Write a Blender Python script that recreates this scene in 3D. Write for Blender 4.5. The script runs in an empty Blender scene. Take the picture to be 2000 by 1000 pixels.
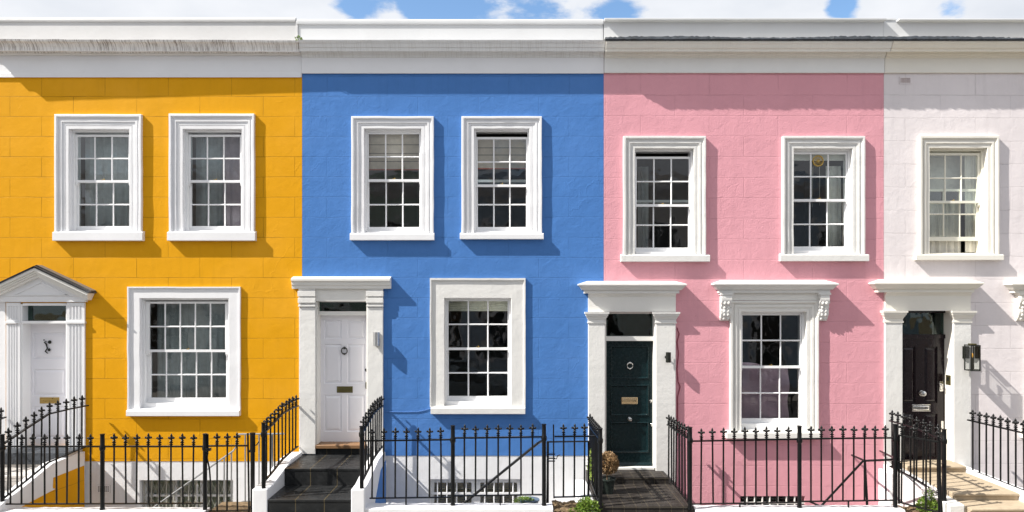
import bpy, bmesh, math, random
from mathutils import Vector, Matrix
random.seed(7)
R = math.radians
scene = bpy.context.scene
C = scene.collection
# ------------------------------------------------------------------ camera, sky, sun, exposure
D = 12.0; PX = 120.0; VX = 1000.0; VY = 575.0; CZ = 3.35      # camera distance, px per metre on the facade, horizon
def s_(Y): return (D + Y) / D
def X(px, Y=0.0): return (px - VX) / PX * s_(Y)
def Z(py, Y=0.0): return CZ - (py - VY) / PX * s_(Y)
cam = bpy.data.cameras.new('camera'); camo = bpy.data.objects.new('camera', cam); C.objects.link(camo)
camo.location = (0, -D, CZ); camo.rotation_euler = (R(90), 0, 0)
cam.sensor_width = 36; cam.lens = 36 * D / (2000 / PX); cam.shift_y = 75 / 2000; cam.clip_end = 500; cam.clip_start = .05
scene.camera = camo
T = 3.2                                                         # sun travels (T, 1, -T)
sund = Vector((T, 1, -T)).normalized()
elev = math.asin(-sund.z)
sun = bpy.data.lights.new('sun', 'SUN'); suno = bpy.data.objects.new('sun', sun); C.objects.link(suno)
sun.energy = 5.0; sun.angle = R(.5); sun.color = (1, .955, .88)
suno.rotation_euler = sund.to_track_quat('-Z', 'Y').to_euler(); suno.location = (-12, -6, 14)
w = bpy.data.worlds.new('World'); scene.world = w; w.use_nodes = True
nt = w.node_tree; nt.nodes.clear()
def N(nt, t, **kw):
    n = nt.nodes.new(t)
    for k, v in kw.items():
        if k.startswith('i_'):
            n.inputs[k[2:]].default_value = v
        else: setattr(n, k, v)
    return n
out = N(nt, 'ShaderNodeOutputWorld'); bg = N(nt, 'ShaderNodeBackground'); bg.inputs[1].default_value = .096
sky = N(nt, 'ShaderNodeTexSky', sky_type='NISHITA', sun_disc=False)
sky.sun_elevation = elev
sky.sun_rotation = math.atan2(-sund.x, -sund.y)                 # compass angle of the sun, clockwise from +Y
tc = N(nt, 'ShaderNodeTexCoord')
sep = N(nt, 'ShaderNodeSeparateXYZ'); nt.links.new(tc.outputs['Generated'], sep.inputs[0])
mp = N(nt, 'ShaderNodeMapping'); nt.links.new(tc.outputs['Generated'], mp.inputs[0]); mp.inputs['Scale'].default_value = (1, 1, 2.2); mp.inputs['Location'].default_value = (1.3, .4, .2)
no = N(nt, 'ShaderNodeTexNoise'); nt.links.new(mp.outputs[0], no.inputs[0]); no.inputs['Scale'].default_value = 5.0; no.inputs['Detail'].default_value = 9; no.inputs['Roughness'].default_value = .62
def M(nt, op, a, b=None, clamp=False):
    n = N(nt, 'ShaderNodeMath', operation=op, use_clamp=clamp)
    for i, v in enumerate((a, b)):
        if v is None: continue
        if isinstance(v, (int, float)): n.inputs[i].default_value = v
        else: nt.links.new(v, n.inputs[i])
    return n.outputs[0]
# clear patches between the clouds, as directions
cov = M(nt, 'ADD', no.outputs[0], .16)
for (gx, gy, rad, k) in ((880, 4, .07, .42), (830, 10, .05, .3), (700, 14, .045, .36), (1643, 14, .03, .45), (1215, 26, .05, .22), (1000, 30, .08, .2), (1850, 24, .04, .2), (770, -6, .04, .2)):
    d = Vector(((gx - VX) / PX, D, (VY - gy) / PX)).normalized()
    vd = N(nt, 'ShaderNodeVectorMath', operation='DISTANCE'); nt.links.new(tc.outputs['Generated'], vd.inputs[0]); vd.inputs[1].default_value = d
    f = M(nt, 'SUBTRACT', 1.0, M(nt, 'DIVIDE', vd.outputs['Value'], rad), True)
    cov = M(nt, 'SUBTRACT', cov, M(nt, 'MULTIPLY', f, k))
mask = N(nt, 'ShaderNodeMapRange', interpolation_type='SMOOTHSTEP'); nt.links.new(cov, mask.inputs[0])
mask.inputs[1].default_value = .46; mask.inputs[2].default_value = .60
no2 = N(nt, 'ShaderNodeTexNoise'); nt.links.new(mp.outputs[0], no2.inputs[0]); no2.inputs['Scale'].default_value = 9; no2.inputs['Detail'].default_value = 6
ccr = N(nt, 'ShaderNodeMix', data_type='RGBA'); nt.links.new(no2.outputs[0], ccr.inputs[0])
ccr.inputs[6].default_value = (4.1, 4.4, 4.9, 1); ccr.inputs[7].default_value = (6.3, 6.35, 6.5, 1)
sat = N(nt, 'ShaderNodeHueSaturation'); sat.inputs['Saturation'].default_value = 1.15; sat.inputs['Value'].default_value = 1.3; nt.links.new(sky.outputs[0], sat.inputs['Color'])
mx = N(nt, 'ShaderNodeMix', data_type='RGBA'); nt.links.new(mask.outputs[0], mx.inputs[0]); nt.links.new(sat.outputs[0], mx.inputs[6]); nt.links.new(ccr.outputs[2], mx.inputs[7])
nt.links.new(mx.outputs[2], bg.inputs[0]); nt.links.new(bg.outputs[0], out.inputs[0])
scene.view_settings.view_transform = 'Standard'; scene.view_settings.look = 'None'
scene.view_settings.exposure = 0.80; scene.view_settings.gamma = 1
scene.render.resolution_x = 1024; scene.render.resolution_y = 512
scene.render.engine = 'CYCLES'
scene.cycles.max_bounces = 8; scene.cycles.diffuse_bounces = 4; scene.cycles.transparent_max_bounces = 16

# ------------------------------------------------------------------ materials
def newmat(name):
    m = bpy.data.materials.new(name); m.use_nodes = True
    nt = m.node_tree; nt.nodes.clear()
    o = N(nt, 'ShaderNodeOutputMaterial'); b = N(nt, 'ShaderNodeBsdfPrincipled'); nt.links.new(b.outputs[0], o.inputs[0])
    return m, nt, b
def pos(nt, scale=(1, 1, 1), loc=(0, 0, 0)):
    g = N(nt, 'ShaderNodeNewGeometry'); m = N(nt, 'ShaderNodeMapping'); nt.links.new(g.outputs['Position'], m.inputs[0])
    m.inputs['Scale'].default_value = scale; m.inputs['Location'].default_value = loc
    return m.outputs[0]
def noise(nt, vec, scale, detail=4, rough=.55, dist=0):
    n = N(nt, 'ShaderNodeTexNoise'); nt.links.new(vec, n.inputs[0]); n.inputs['Scale'].default_value = scale
    n.inputs['Detail'].default_value = detail; n.inputs['Roughness'].default_value = rough; n.inputs['Distortion'].default_value = dist
    return n.outputs[0]
def rng(nt, v, a, b, c=0.0, d=1.0):
    n = N(nt, 'ShaderNodeMapRange'); nt.links.new(v, n.inputs[0])
    n.inputs[1].default_value = a; n.inputs[2].default_value = b; n.inputs[3].default_value = c; n.inputs[4].default_value = d
    return n.outputs[0]
def mix(nt, f, a, b):
    n = N(nt, 'ShaderNodeMix', data_type='RGBA')
    if isinstance(f, (int, float)): n.inputs[0].default_value = f
    else: nt.links.new(f, n.inputs[0])
    for i, v in ((6, a), (7, b)):
        if isinstance(v, tuple): n.inputs[i].default_value = (v + (1,))[:4]
        else: nt.links.new(v, n.inputs[i])
    return n.outputs[2]
def bump(nt, h, dist, prev=None, strength=1.0):
    n = N(nt, 'ShaderNodeBump'); nt.links.new(h, n.inputs['Height']); n.inputs['Distance'].default_value = dist; n.inputs['Strength'].default_value = strength
    if prev: nt.links.new(prev, n.inputs['Normal'])
    return n.outputs[0]
def dark(c, k): return tuple(x * k for x in c[:3])

def paint(name, col, rough=.55, dirt=.12, dirtcol=(.45, .42, .38), lump=.0022, grain=.0008, streak=0.0, streakcol=(.1, .09, .08), gs=110, zlift=None):
    """painted render or wood: broad lumps, fine grain, patchy wear; streak > 0 adds rain-washed dirt"""
    m, nt, b = newmat(name)
    p = pos(nt)
    c = mix(nt, rng(nt, noise(nt, p, 1.3, 5), .35, .75), col, dark(col, .93))
    wear = rng(nt, noise(nt, p, 7, 8, .7), .56, .78, 0, dirt)
    c = mix(nt, wear, c, dirtcol)
    if streak > 0:
        ps = pos(nt, (80, 6, 2.4))
        s1 = rng(nt, noise(nt, ps, 1.0, 5, .7), .47, .60, 0, 1)
        s2 = rng(nt, noise(nt, p, 3.5, 3), .3, .6, .25, 1)
        k_ = M(nt, 'MULTIPLY', M(nt, 'MULTIPLY', s1, s2), streak)
        if zlift is not None:
            g = N(nt, 'ShaderNodeNewGeometry'); sp = N(nt, 'ShaderNodeSeparateXYZ'); nt.links.new(g.outputs['Position'], sp.inputs[0])
            k_ = M(nt, 'MULTIPLY', k_, rng(nt, sp.outputs[2], zlift - .01, zlift + .01))
        c = mix(nt, k_, c, streakcol)
    nt.links.new(c, b.inputs['Base Color']); b.inputs['Roughness'].default_value = rough
    n1 = bump(nt, noise(nt, p, 9, 4, .6), lump)
    n2 = bump(nt, noise(nt, p, gs, 3, .6), grain, n1)
    nt.links.new(n2, b.inputs['Normal'])
    return m

def stucco(name, col, x0, z0, bw, rh, joint=.75, jw=.006, lump=.004, grain=.0012, gs=60, coarse=.0, jd=.004, vk=1.0):
    """painted stucco scored with ashlar lines"""
    m, nt, b = newmat(name)
    g = N(nt, 'ShaderNodeNewGeometry'); sp = N(nt, 'ShaderNodeSeparateXYZ'); nt.links.new(g.outputs['Position'], sp.inputs[0])
    p = pos(nt)
    wob = M(nt, 'MULTIPLY', M(nt, 'SUBTRACT', noise(nt, p, 1.6, 3), .5), .03)
    wob2 = M(nt, 'MULTIPLY', M(nt, 'SUBTRACT', noise(nt, p, 14, 3), .5), .006)
    xx = M(nt, 'ADD', M(nt, 'SUBTRACT', sp.outputs[0], x0), wob2)
    zz = M(nt, 'ADD', M(nt, 'SUBTRACT', sp.outputs[2], z0), M(nt, 'ADD', wob, wob2))
    cb = N(nt, 'ShaderNodeCombineXYZ'); nt.links.new(xx, cb.inputs[0]); nt.links.new(zz, cb.inputs[1])
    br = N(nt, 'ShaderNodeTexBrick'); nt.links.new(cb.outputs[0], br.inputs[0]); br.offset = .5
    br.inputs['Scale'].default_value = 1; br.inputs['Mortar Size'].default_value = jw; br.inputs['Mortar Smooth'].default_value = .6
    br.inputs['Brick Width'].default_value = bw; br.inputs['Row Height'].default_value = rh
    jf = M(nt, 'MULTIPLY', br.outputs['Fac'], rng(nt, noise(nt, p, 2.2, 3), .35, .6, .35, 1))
    c = mix(nt, rng(nt, noise(nt, p, .9, 6, .65), .3, .75), col, dark(col, .92 if vk else 1))
    light = tuple(min(1, x * 1.05 + .006) for x in col); b.inputs['Specular IOR Level'].default_value = .12
    c = mix(nt, rng(nt, noise(nt, p, 5, 7, .7), .5, .75, 0, .5), c, light)
    stain = rng(nt, noise(nt, pos(nt, (9, 9, .8)), 1, 5, .65), .5, .8, 0, .42)
    stain = M(nt, 'MULTIPLY', stain, rng(nt, noise(nt, p, .7, 3), .4, .65, .15, 1))
    c = mix(nt, stain, c, dark(col, .66))
    fade = rng(nt, noise(nt, pos(nt, (1, 1, 1.6), (3, 2, 1)), .55, 4, .6), .5, .72, 0, .35)
    c = mix(nt, fade, c, tuple(min(.9, x * 1.1 + .03) for x in col))
    nv = N(nt, 'ShaderNodeTexVoronoi'); nt.links.new(p, nv.inputs[0]); nv.inputs['Scale'].default_value = 5.5
    chip = M(nt, 'MULTIPLY', rng(nt, nv.outputs['Distance'], .035, .06, 1, 0), rng(nt, noise(nt, p, 1.4, 2), .6, .66, 0, .5))
    c = mix(nt, chip, c, dark(col, .45))
    c = mix(nt, M(nt, 'MULTIPLY', jf, 1 - joint), c, dark(col, .3))  # joint colour darkened to carry groove shade as well as dirt
    nt.links.new(c, b.inputs['Base Color']); b.inputs['Roughness'].default_value = .62
    n1 = bump(nt, noise(nt, p, 5, 5, .6, .4), lump)
    n2 = bump(nt, M(nt, 'MULTIPLY', noise(nt, p, gs, 4, .65), rng(nt, noise(nt, p, 1.7, 4, .6), .38, .62, .25, 1.0)), grain, n1)
    if coarse > 0:
        v = N(nt, 'ShaderNodeTexVoronoi'); nt.links.new(p, v.inputs[0]); v.inputs['Scale'].default_value = 75
        n2 = bump(nt, v.outputs['Distance'], coarse, n2)
    n3 = bump(nt, M(nt, 'SUBTRACT', 1.0, jf), jd, n2)
    # hairline trowel marks and filled cracks
    cr = N(nt, 'ShaderNodeTexVoronoi', feature='DISTANCE_TO_EDGE'); wv = N(nt, 'ShaderNodeVectorMath', operation='ADD')
    nz = N(nt, 'ShaderNodeTexNoise'); nt.links.new(p, nz.inputs[0]); nz.inputs['Scale'].default_value = 2.5; nz.inputs['Detail'].default_value = 4
    nt.links.new(p, wv.inputs[0]); nt.links.new(nz.outputs[1], wv.inputs[1]); nt.links.new(wv.outputs[0], cr.inputs[0]); cr.inputs['Scale'].default_value = .9
    crk = M(nt, 'MULTIPLY', rng(nt, cr.outputs['Distance'], 0, .012, 1, 0), rng(nt, noise(nt, p, 1.1, 2), .52, .6, 0, 1))
    n4 = bump(nt, crk, .0015, n3)
    nt.links.new(n4, b.inputs['Normal'])
    return m

def simple(name, col, rough=.5, metal=0.0, bmp=0.0, bs=40, var=.85, coat=0.0, spec=None):
    m, nt, b = newmat(name)
    p = pos(nt)
    c = mix(nt, rng(nt, noise(nt, p, 11, 5, .65), .35, .7), col, dark(col, var))
    nt.links.new(c, b.inputs['Base Color']); b.inputs['Metallic'].default_value = metal
    rr = rng(nt, noise(nt, p, 23, 4), .3, .7, max(0, rough - .08), min(1, rough + .1)); nt.links.new(rr, b.inputs['Roughness'])
    if bmp: nt.links.new(bump(nt, noise(nt, p, bs, 4, .6), bmp), b.inputs['Normal'])
    if coat: b.inputs['Coat Weight'].default_value = coat
    if spec is not None: b.inputs['Specular IOR Level'].default_value = spec
    return m

def tiles(name, col, grout, tw, th, x0=0, y0=0, jw=.006, rough=.4, var=.5):
    m, nt, b = newmat(name)
    g = N(nt, 'ShaderNodeNewGeometry'); sp = N(nt, 'ShaderNodeSeparateXYZ'); nt.links.new(g.outputs['Position'], sp.inputs[0])
    cb = N(nt, 'ShaderNodeCombineXYZ'); nt.links.new(M(nt, 'SUBTRACT', sp.outputs[0], x0), cb.inputs[0])
    nt.links.new(M(nt, 'SUBTRACT', M(nt, 'ADD', sp.outputs[1], sp.outputs[2]), y0), cb.inputs[1])
    br = N(nt, 'ShaderNodeTexBrick'); nt.links.new(cb.outputs[0], br.inputs[0]); br.offset = 0
    br.inputs['Scale'].default_value = 1; br.inputs['Mortar Size'].default_value = jw; br.inputs['Mortar Smooth'].default_value = .3
    br.inputs['Brick Width'].default_value = tw; br.inputs['Row Height'].default_value = th
    br.inputs['Color1'].default_value = (*col, 1); br.inputs['Color2'].default_value = (*dark(col, var), 1); br.inputs['Mortar'].default_value = (*grout, 1)
    p = pos(nt)
    c = mix(nt, rng(nt, noise(nt, p, 6, 8, .7), .5, .75, 0, .5), br.outputs[0], tuple(x * 1.7 + .02 for x in col))
    nt.links.new(c, b.inputs['Base Color'])
    nt.links.new(rng(nt, noise(nt, p, 12, 5), .3, .7, rough - .1, rough + .2), b.inputs['Roughness'])
    b.inputs['Specular IOR Level'].default_value = .22
    n1 = bump(nt, noise(nt, p, 30, 5, .6), .0012); n2 = bump(nt, M(nt, 'SUBTRACT', 1.0, br.outputs['Fac']), .003, n1)
    nt.links.new(n2, b.inputs['Normal'])
    return m

def glassmat(name, tint, ior=1.66, wave=.0016):
    m = bpy.data.materials.new(name); m.use_nodes = True; nt = m.node_tree; nt.nodes.clear()
    o = N(nt, 'ShaderNodeOutputMaterial'); t = N(nt, 'ShaderNodeBsdfTransparent'); t.inputs[0].default_value = (*tint, 1)
    gl = N(nt, 'ShaderNodeBsdfGlossy'); gl.inputs['Roughness'].default_value = .0; gl.inputs[0].default_value = (1, 1, 1, 1)
    fr = N(nt, 'ShaderNodeFresnel'); fr.inputs[0].default_value = ior
    bn = bump(nt, noise(nt, pos(nt), 4.5, 1, .4), wave * 2); nt.links.new(bn, gl.inputs['Normal'])
    ms = N(nt, 'ShaderNodeMixShader'); nt.links.new(fr.outputs[0], ms.inputs[0]); nt.links.new(t.outputs[0], ms.inputs[1]); nt.links.new(gl.outputs[0], ms.inputs[2])
    nt.links.new(ms.outputs[0], o.inputs[0])
    return m

YEL = (.72, .338, .005); BLU = (.072, .20, .505); PNK = (.72, .345, .40); CRM = (.76, .705, .715)
YB = 901; BB = 890                                             # where the white base paint starts
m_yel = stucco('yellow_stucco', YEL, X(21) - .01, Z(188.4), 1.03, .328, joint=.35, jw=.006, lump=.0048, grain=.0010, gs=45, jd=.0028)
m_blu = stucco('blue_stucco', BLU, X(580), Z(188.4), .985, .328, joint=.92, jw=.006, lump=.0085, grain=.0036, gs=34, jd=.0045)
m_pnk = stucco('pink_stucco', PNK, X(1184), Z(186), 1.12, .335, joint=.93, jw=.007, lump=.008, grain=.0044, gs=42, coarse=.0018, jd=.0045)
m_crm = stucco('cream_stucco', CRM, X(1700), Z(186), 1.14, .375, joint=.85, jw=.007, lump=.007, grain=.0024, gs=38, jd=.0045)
m_white = paint('white_render', (.78, .78, .80), dirt=.10, lump=.003, grain=.0011)
m_base = paint('white_basement_paint', (.83, .83, .85), dirt=.32, lump=.0045, grain=.0014, streak=.14, streakcol=(.45, .42, .37))
m_trim = paint('white_moulding_paint', (.78, .78, .80), dirt=.14, lump=.0016, grain=.0006, gs=60)
m_trimw = paint('warm_white_moulding_paint', (.78, .765, .73), dirt=.14, lump=.002, grain=.0009, gs=60)
m_crtrim = paint('cream_moulding_paint', (.80, .77, .70), dirt=.06, lump=.0018, grain=.0006)
m_rough = paint('rough_white_render', (.73, .72, .70), dirt=.14, lump=.006, grain=.002, gs=70)
m_wood = paint('white_joinery_gloss', (.86, .86, .87), rough=.3, dirt=.08, lump=.0004, grain=.0002)
m_cream_wood = paint('cream_joinery_gloss', (.84, .81, .70), rough=.3, dirt=.08, lump=.0004, grain=.0002)
m_door_w = paint('white_door_gloss', (.84, .83, .88), rough=.28, dirt=.04, lump=.0004, grain=.0002)
m_cornice_dirty = paint('streaked_cornice_paint', (.84, .82, .80), dirt=.15, streak=.85, streakcol=(.13, .085, .06), lump=.002, zlift=Z(99.3, -.17))
m_cornice_blue = paint('lightly_streaked_cornice_paint', (.76, .755, .75), dirt=.2, streak=.28, streakcol=(.35, .32, .28), lump=.002)
m_cornice_pink = paint('cream_cornice_paint', (.80, .775, .71), dirt=.12, streak=.10, streakcol=(.4, .36, .3), lump=.002)
m_cornice_crm = paint('warm_cream_cornice_paint', (.82, .77, .66), dirt=.08, streak=.05, streakcol=(.4, .36, .3), lump=.002)
m_parap = paint('weathered_parapet_paint', (.55, .55, .555), dirt=.2, streak=.12, streakcol=(.5, .49, .46), lump=.003)
m_parap2 = paint('clean_parapet_paint', (.62, .63, .645), dirt=.10, streak=.06, streakcol=(.5, .49, .46), lump=.002)
m_slate = simple('dark_slate', (.055, .064, .078), .6, bmp=.008, bs=30, var=.3)
m_lead = simple('roofing_felt', (.16, .14, .12), .8, bmp=.003)
m_roof = simple('flat_roof_felt', (.10, .10, .10), .85)
m_iron = simple('black_railing_paint', (.0045, .005, .0055), .36, bmp=.0006, bs=90, var=.6, spec=.28)
m_grey_iron = simple('grey_galvanised_steel', (.36, .37, .38), .4, .7)
m_green_door = simple('dark_green_door_gloss', (.005, .017, .020), .25, var=.85, spec=.3)
m_black_door = simple('black_door_gloss', (.012, .006, .009), .2, var=.8, spec=.4)
m_brass = simple('aged_brass', (.55, .38, .13), .32, .9)
m_olive_brass = simple('tarnished_brass', (.16, .14, .06), .4, .8)
m_dark_metal = simple('black_ironmongery', (.02, .022, .018), .35, .4)
m_chrome = simple('polished_chrome', (.78, .76, .73), .12, 1.0)
m_silver = simple('brushed_steel', (.62, .62, .62), .35, .9)
m_oak = simple('varnished_oak_threshold', (.24, .13, .06), .45, bmp=.001)
m_slate_tile = tiles('black_slate_tiles', (.020, .021, .022), (.11, .085, .045), .40, 9.0, -3.41, -4.5, rough=.35)
m_brown_tile = tiles('brown_quarry_tiles', (.036, .031, .028), (.075, .062, .045), .165, .165, 1.24, .0, rough=.5, var=.7)
m_pale_tile = tiles('pale_patterned_step_tiles', (.55, .52, .49), (.25, .24, .23), .3, .2, 0, 0, rough=.5, var=.85)
m_sand = simple('sandstone', (.42, .34, .24), .75, bmp=.003, bs=25, var=.78)
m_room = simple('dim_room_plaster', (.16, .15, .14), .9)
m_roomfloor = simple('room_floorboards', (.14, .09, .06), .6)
m_net = simple('grey_net_curtain', (.52, .54, .55), .9, var=.8)
m_netwarm = simple('mauve_grey_curtain', (.50, .40, .45), .9, var=.85)
m_cream_fab = simple('cream_lining_fabric', (.80, .77, .70), .9, bmp=.001)
m_taupe = simple('taupe_roller_blind', (.84, .71, .61), .9)
m_taupe_dark = simple('taupe_crease_shade', (.30, .25, .21), .9)
m_cream_blind = simple('cream_roman_blind', (.86, .80, .66), .9, bmp=.001)
m_red = simple('red_blind_edging', (.5, .14, .09), .7)
m_mauve = simple('mauve_dust_sheet', (.80, .56, .68), .8, bmp=.006, bs=8)
m_grey_blind = simple('pale_grey_blind', (.72, .70, .66), .9)
m_ochre_blind = simple('brown_wooden_blind', (.5, .34, .19), .7)
m_olive_blind = simple('olive_backing_blind', (.5, .5, .38), .8)
m_redcable = simple('maroon_cable', (.25, .02, .05), .5)
m_bluecable = simple('blue_painted_cable', BLU, .5)
m_pave = simple('york_stone_pavement', (.30, .28, .25), .85, bmp=.003)
m_asphalt = simple('asphalt', (.06, .06, .062), .9, bmp=.004, bs=80)
m_kerb = simple('granite_kerb', (.34, .33, .31), .8)
m_well = simple('basement_paving', (.34, .32, .29), .85, bmp=.003)
m_soil = simple('dry_soil_bark', (.22, .15, .08), .95, bmp=.02, bs=28, var=.35)
m_terr = simple('glazed_dark_pot', (.03, .04, .035), .3)
m_bluepot = simple('blue_grey_pot', (.08, .12, .18), .5)
m_stem = simple('woody_stem', (.12, .08, .05), .9)
def leafmat(name, c1, c2, sc=30):
    m, nt, b = newmat(name); p = pos(nt)
    nt.links.new(mix(nt, rng(nt, noise(nt, p, sc, 3), .35, .65), c1, c2), b.inputs['Base Color']); b.inputs['Roughness'].default_value = .5
    return m
m_leaf = leafmat('yellow_green_leaves', (.10, .20, .025), (.28, .33, .06))
m_leaf2 = leafmat('fresh_green_leaves', (.08, .17, .02), (.22, .30, .05))
m_brownleaf = leafmat('browned_box_leaves', (.22, .13, .06), (.48, .33, .18))
m_flower = simple('white_petals', (.85, .80, .82), .6)
m_glass = glassmat('window_glass', (.76, .82, .82))
m_glass_dark = glassmat('clear_dark_glass', (.50, .66, .62), 1.5)
m_glass_clear = glassmat('clear_glass', (.90, .95, .93))
m_lglass = glassmat('lantern_glass', (.93, .95, .94), 1.35, 0)
m_amber = simple('amber_bulb', (.75, .38, .05), .3)
m_facing = paint('pale_far_render', (.75, .72, .68)); m_facing2 = paint('blue_grey_far_render', (.42, .52, .62)); m_facing3 = paint('sage_far_render', (.5, .6, .52))
m_car = simple('silver_blue_car_paint', (.20, .25, .28), .25, .5, coat=.6); m_tyre = simple('tyre_rubber', (.02, .02, .02), .8)
m_carglass = simple('tinted_car_glass', (.015, .02, .02), .08)

# ------------------------------------------------------------------ mesh helpers
ORIG = {}
class MB:
    def __init__(s): s.v = []; s.f = []; s.mi = []; s.cur = 0
    def add(s, vs, fs):
        o = len(s.v); s.v += [tuple(v) for v in vs]; s.f += [tuple(i + o for i in f) for f in fs]; s.mi += [s.cur] * len(fs)
        return s
    def box(s, x0, x1, y0, y1, z0, z1):
        return s.add([(x0, y0, z0), (x1, y0, z0), (x1, y1, z0), (x0, y1, z0), (x0, y0, z1), (x1, y0, z1), (x1, y1, z1), (x0, y1, z1)],
                     [(0, 3, 2, 1), (4, 5, 6, 7), (0, 1, 5, 4), (1, 2, 6, 5), (2, 3, 7, 6), (3, 0, 4, 7)])
    def quad(s, a, b, c, d): return s.add([a, b, c, d], [(0, 1, 2, 3)])
    def prism_y(s, poly, y0, y1):          # poly in (x, z)
        n = len(poly); vs = [(x, y0, z) for x, z in poly] + [(x, y1, z) for x, z in poly]
        return s.add(vs, [tuple(range(n)), tuple(range(2 * n - 1, n - 1, -1))] + [(i, i + n, (i + 1) % n + n, (i + 1) % n) for i in range(n)])
    def prism_x(s, poly, x0, x1):          # poly in (y, z)
        n = len(poly); vs = [(x0, y, z) for y, z in poly] + [(x1, y, z) for y, z in poly]
        return s.add(vs, [tuple(range(n)), tuple(range(2 * n - 1, n - 1, -1))] + [(i, i + n, (i + 1) % n + n, (i + 1) % n) for i in range(n)])
    def prism_z(s, poly, z0, z1):          # poly in (x, y)
        n = len(poly); vs = [(x, y, z0) for x, y in poly] + [(x, y, z1) for x, y in poly]
        return s.add(vs, [tuple(range(n)), tuple(range(2 * n - 1, n - 1, -1))] + [(i, i + n, (i + 1) % n + n, (i + 1) % n) for i in range(n)])
    def lathe(s, prof, c=(0, 0, 0), n=12, axis='z'):
        vs = []; fs = []
        for r, h in prof:
            for k in range(n):
                a = 2 * math.pi * k / n; p = (r * math.cos(a), r * math.sin(a), h)
                if axis == 'y': p = (p[0], h, p[1])
                if axis == 'x': p = (h, p[0], p[1])
                vs.append((c[0] + p[0], c[1] + p[1], c[2] + p[2]))
        for i in range(len(prof) - 1):
            for k in range(n):
                fs.append((i * n + k, i * n + (k + 1) % n, (i + 1) * n + (k + 1) % n, (i + 1) * n + k))
        fs.append(tuple(range(n))[::-1]); fs.append(tuple(range((len(prof) - 1) * n, len(prof) * n)))
        return s.add(vs, fs)
    def ball(s, c, r, n=10, sc=(1, 1, 1)):
        prof = [(max(1e-4, r * math.sin(math.pi * i / 6)), -r * math.cos(math.pi * i / 6)) for i in range(7)]
        o = len(s.v); s.lathe(prof, (0, 0, 0), n)
        for i in range(o, len(s.v)):
            v = s.v[i]; s.v[i] = (c[0] + v[0] * sc[0], c[1] + v[1] * sc[1], c[2] + v[2] * sc[2])
        return s
    def tube(s, pts, r, n=8, flat=None):
        """round tube along pts, or a flat bar when flat = (halfwidth, halfheight)"""
        pts = [Vector(p) for p in pts]; vs = []; fs = []
        prev = None
        for i, p in enumerate(pts):
            t = ((pts[min(i + 1, len(pts) - 1)] - pts[max(i - 1, 0)])).normalized()
            up = Vector((0, 0, 1)) if abs(t.z) < .95 else Vector((0, 1, 0))
            a = t.cross(up).normalized(); b = a.cross(t).normalized()
            if flat:
                for (u, w_) in ((-1, -1), (1, -1), (1, 1), (-1, 1)): vs.append(p + a * u * flat[0] + b * w_ * flat[1])
            else:
                rr = r[i] if isinstance(r, (list, tuple)) else r
                for k in range(n):
                    an = 2 * math.pi * k / n; vs.append(p + a * math.cos(an) * rr + b * math.sin(an) * rr)
        m = 4 if flat else n
        for i in range(len(pts) - 1):
            for k in range(m): fs.append((i * m + k, i * m + (k + 1) % m, (i + 1) * m + (k + 1) % m, (i + 1) * m + k))
        fs.append(tuple(range(m))[::-1]); fs.append(tuple(range((len(pts) - 1) * m, len(pts) * m)))
        return s.add(vs, fs)
    def rings(s, rect, prof, fill=True, mat=None):
        """concentric mitred rings inside rect (x0, x1, z0, z1): prof = [(inset, y)...]"""
        x0, x1, z0, z1 = rect; vs = []; fs = []
        for o, y in prof: vs += [(x0 + o, y, z0 + o), (x1 - o, y, z0 + o), (x1 - o, y, z1 - o), (x0 + o, y, z1 - o)]
        for i in range(len(prof) - 1):
            for k in range(4): fs.append((i * 4 + k, i * 4 + (k + 1) % 4, (i + 1) * 4 + (k + 1) % 4, (i + 1) * 4 + k))
        if fill: n = (len(prof) - 1) * 4; fs.append((n, n + 1, n + 2, n + 3))
        return s.add(vs, fs)
    def ushape(s, rect, prof):
        """three-sided moulding (jambs and head) down to the sill"""
        x0, x1, z0, z1 = rect; vs = []; fs = []
        for o, y in prof: vs += [(x0 + o, y, z0), (x0 + o, y, z1 - o), (x1 - o, y, z1 - o), (x1 - o, y, z0)]
        for i in range(len(prof) - 1):
            for k in range(3): fs.append((i * 4 + k, i * 4 + k + 1, (i + 1) * 4 + k + 1, (i + 1) * 4 + k))
        return s.add(vs, fs)
    def sheet(s, rect, holes, y, depth=None):
        """flat sheet in the facade plane with rectangular openings; depth adds reveals"""
        x0, x1, z0, z1 = rect
        xs = sorted(set([x0, x1] + [v for h in holes for v in h[:2]])); zs = sorted(set([z0, z1] + [v for h in holes for v in h[2:]]))
        xs = [v for v in xs if x0 <= v <= x1]; zs = [v for v in zs if z0 <= v <= z1]
        for i in range(len(xs) - 1):
            for j in range(len(zs) - 1):
                cx = (xs[i] + xs[i + 1]) / 2; cz = (zs[j] + zs[j + 1]) / 2
                if any(h[0] < cx < h[1] and h[2] < cz < h[3] for h in holes): continue
                s.quad((xs[i], y, zs[j]), (xs[i + 1], y, zs[j]), (xs[i + 1], y, zs[j + 1]), (xs[i], y, zs[j + 1]))
        if depth:
            for h in holes:
                a, b, c, d = h; e = y + depth
                c2 = max(c, z0); d2 = min(d, z1)
                s.quad((a, y, c2), (a, e, c2), (a, e, d2), (a, y, d2)); s.quad((b, y, c2), (b, y, d2), (b, e, d2), (b, e, c2))
                if c >= z0: s.quad((a, y, c), (b, y, c), (b, e, c), (a, e, c))
                if d <= z1: s.quad((a, y, d), (a, e, d), (b, e, d), (b, y, d))
        return s
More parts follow.
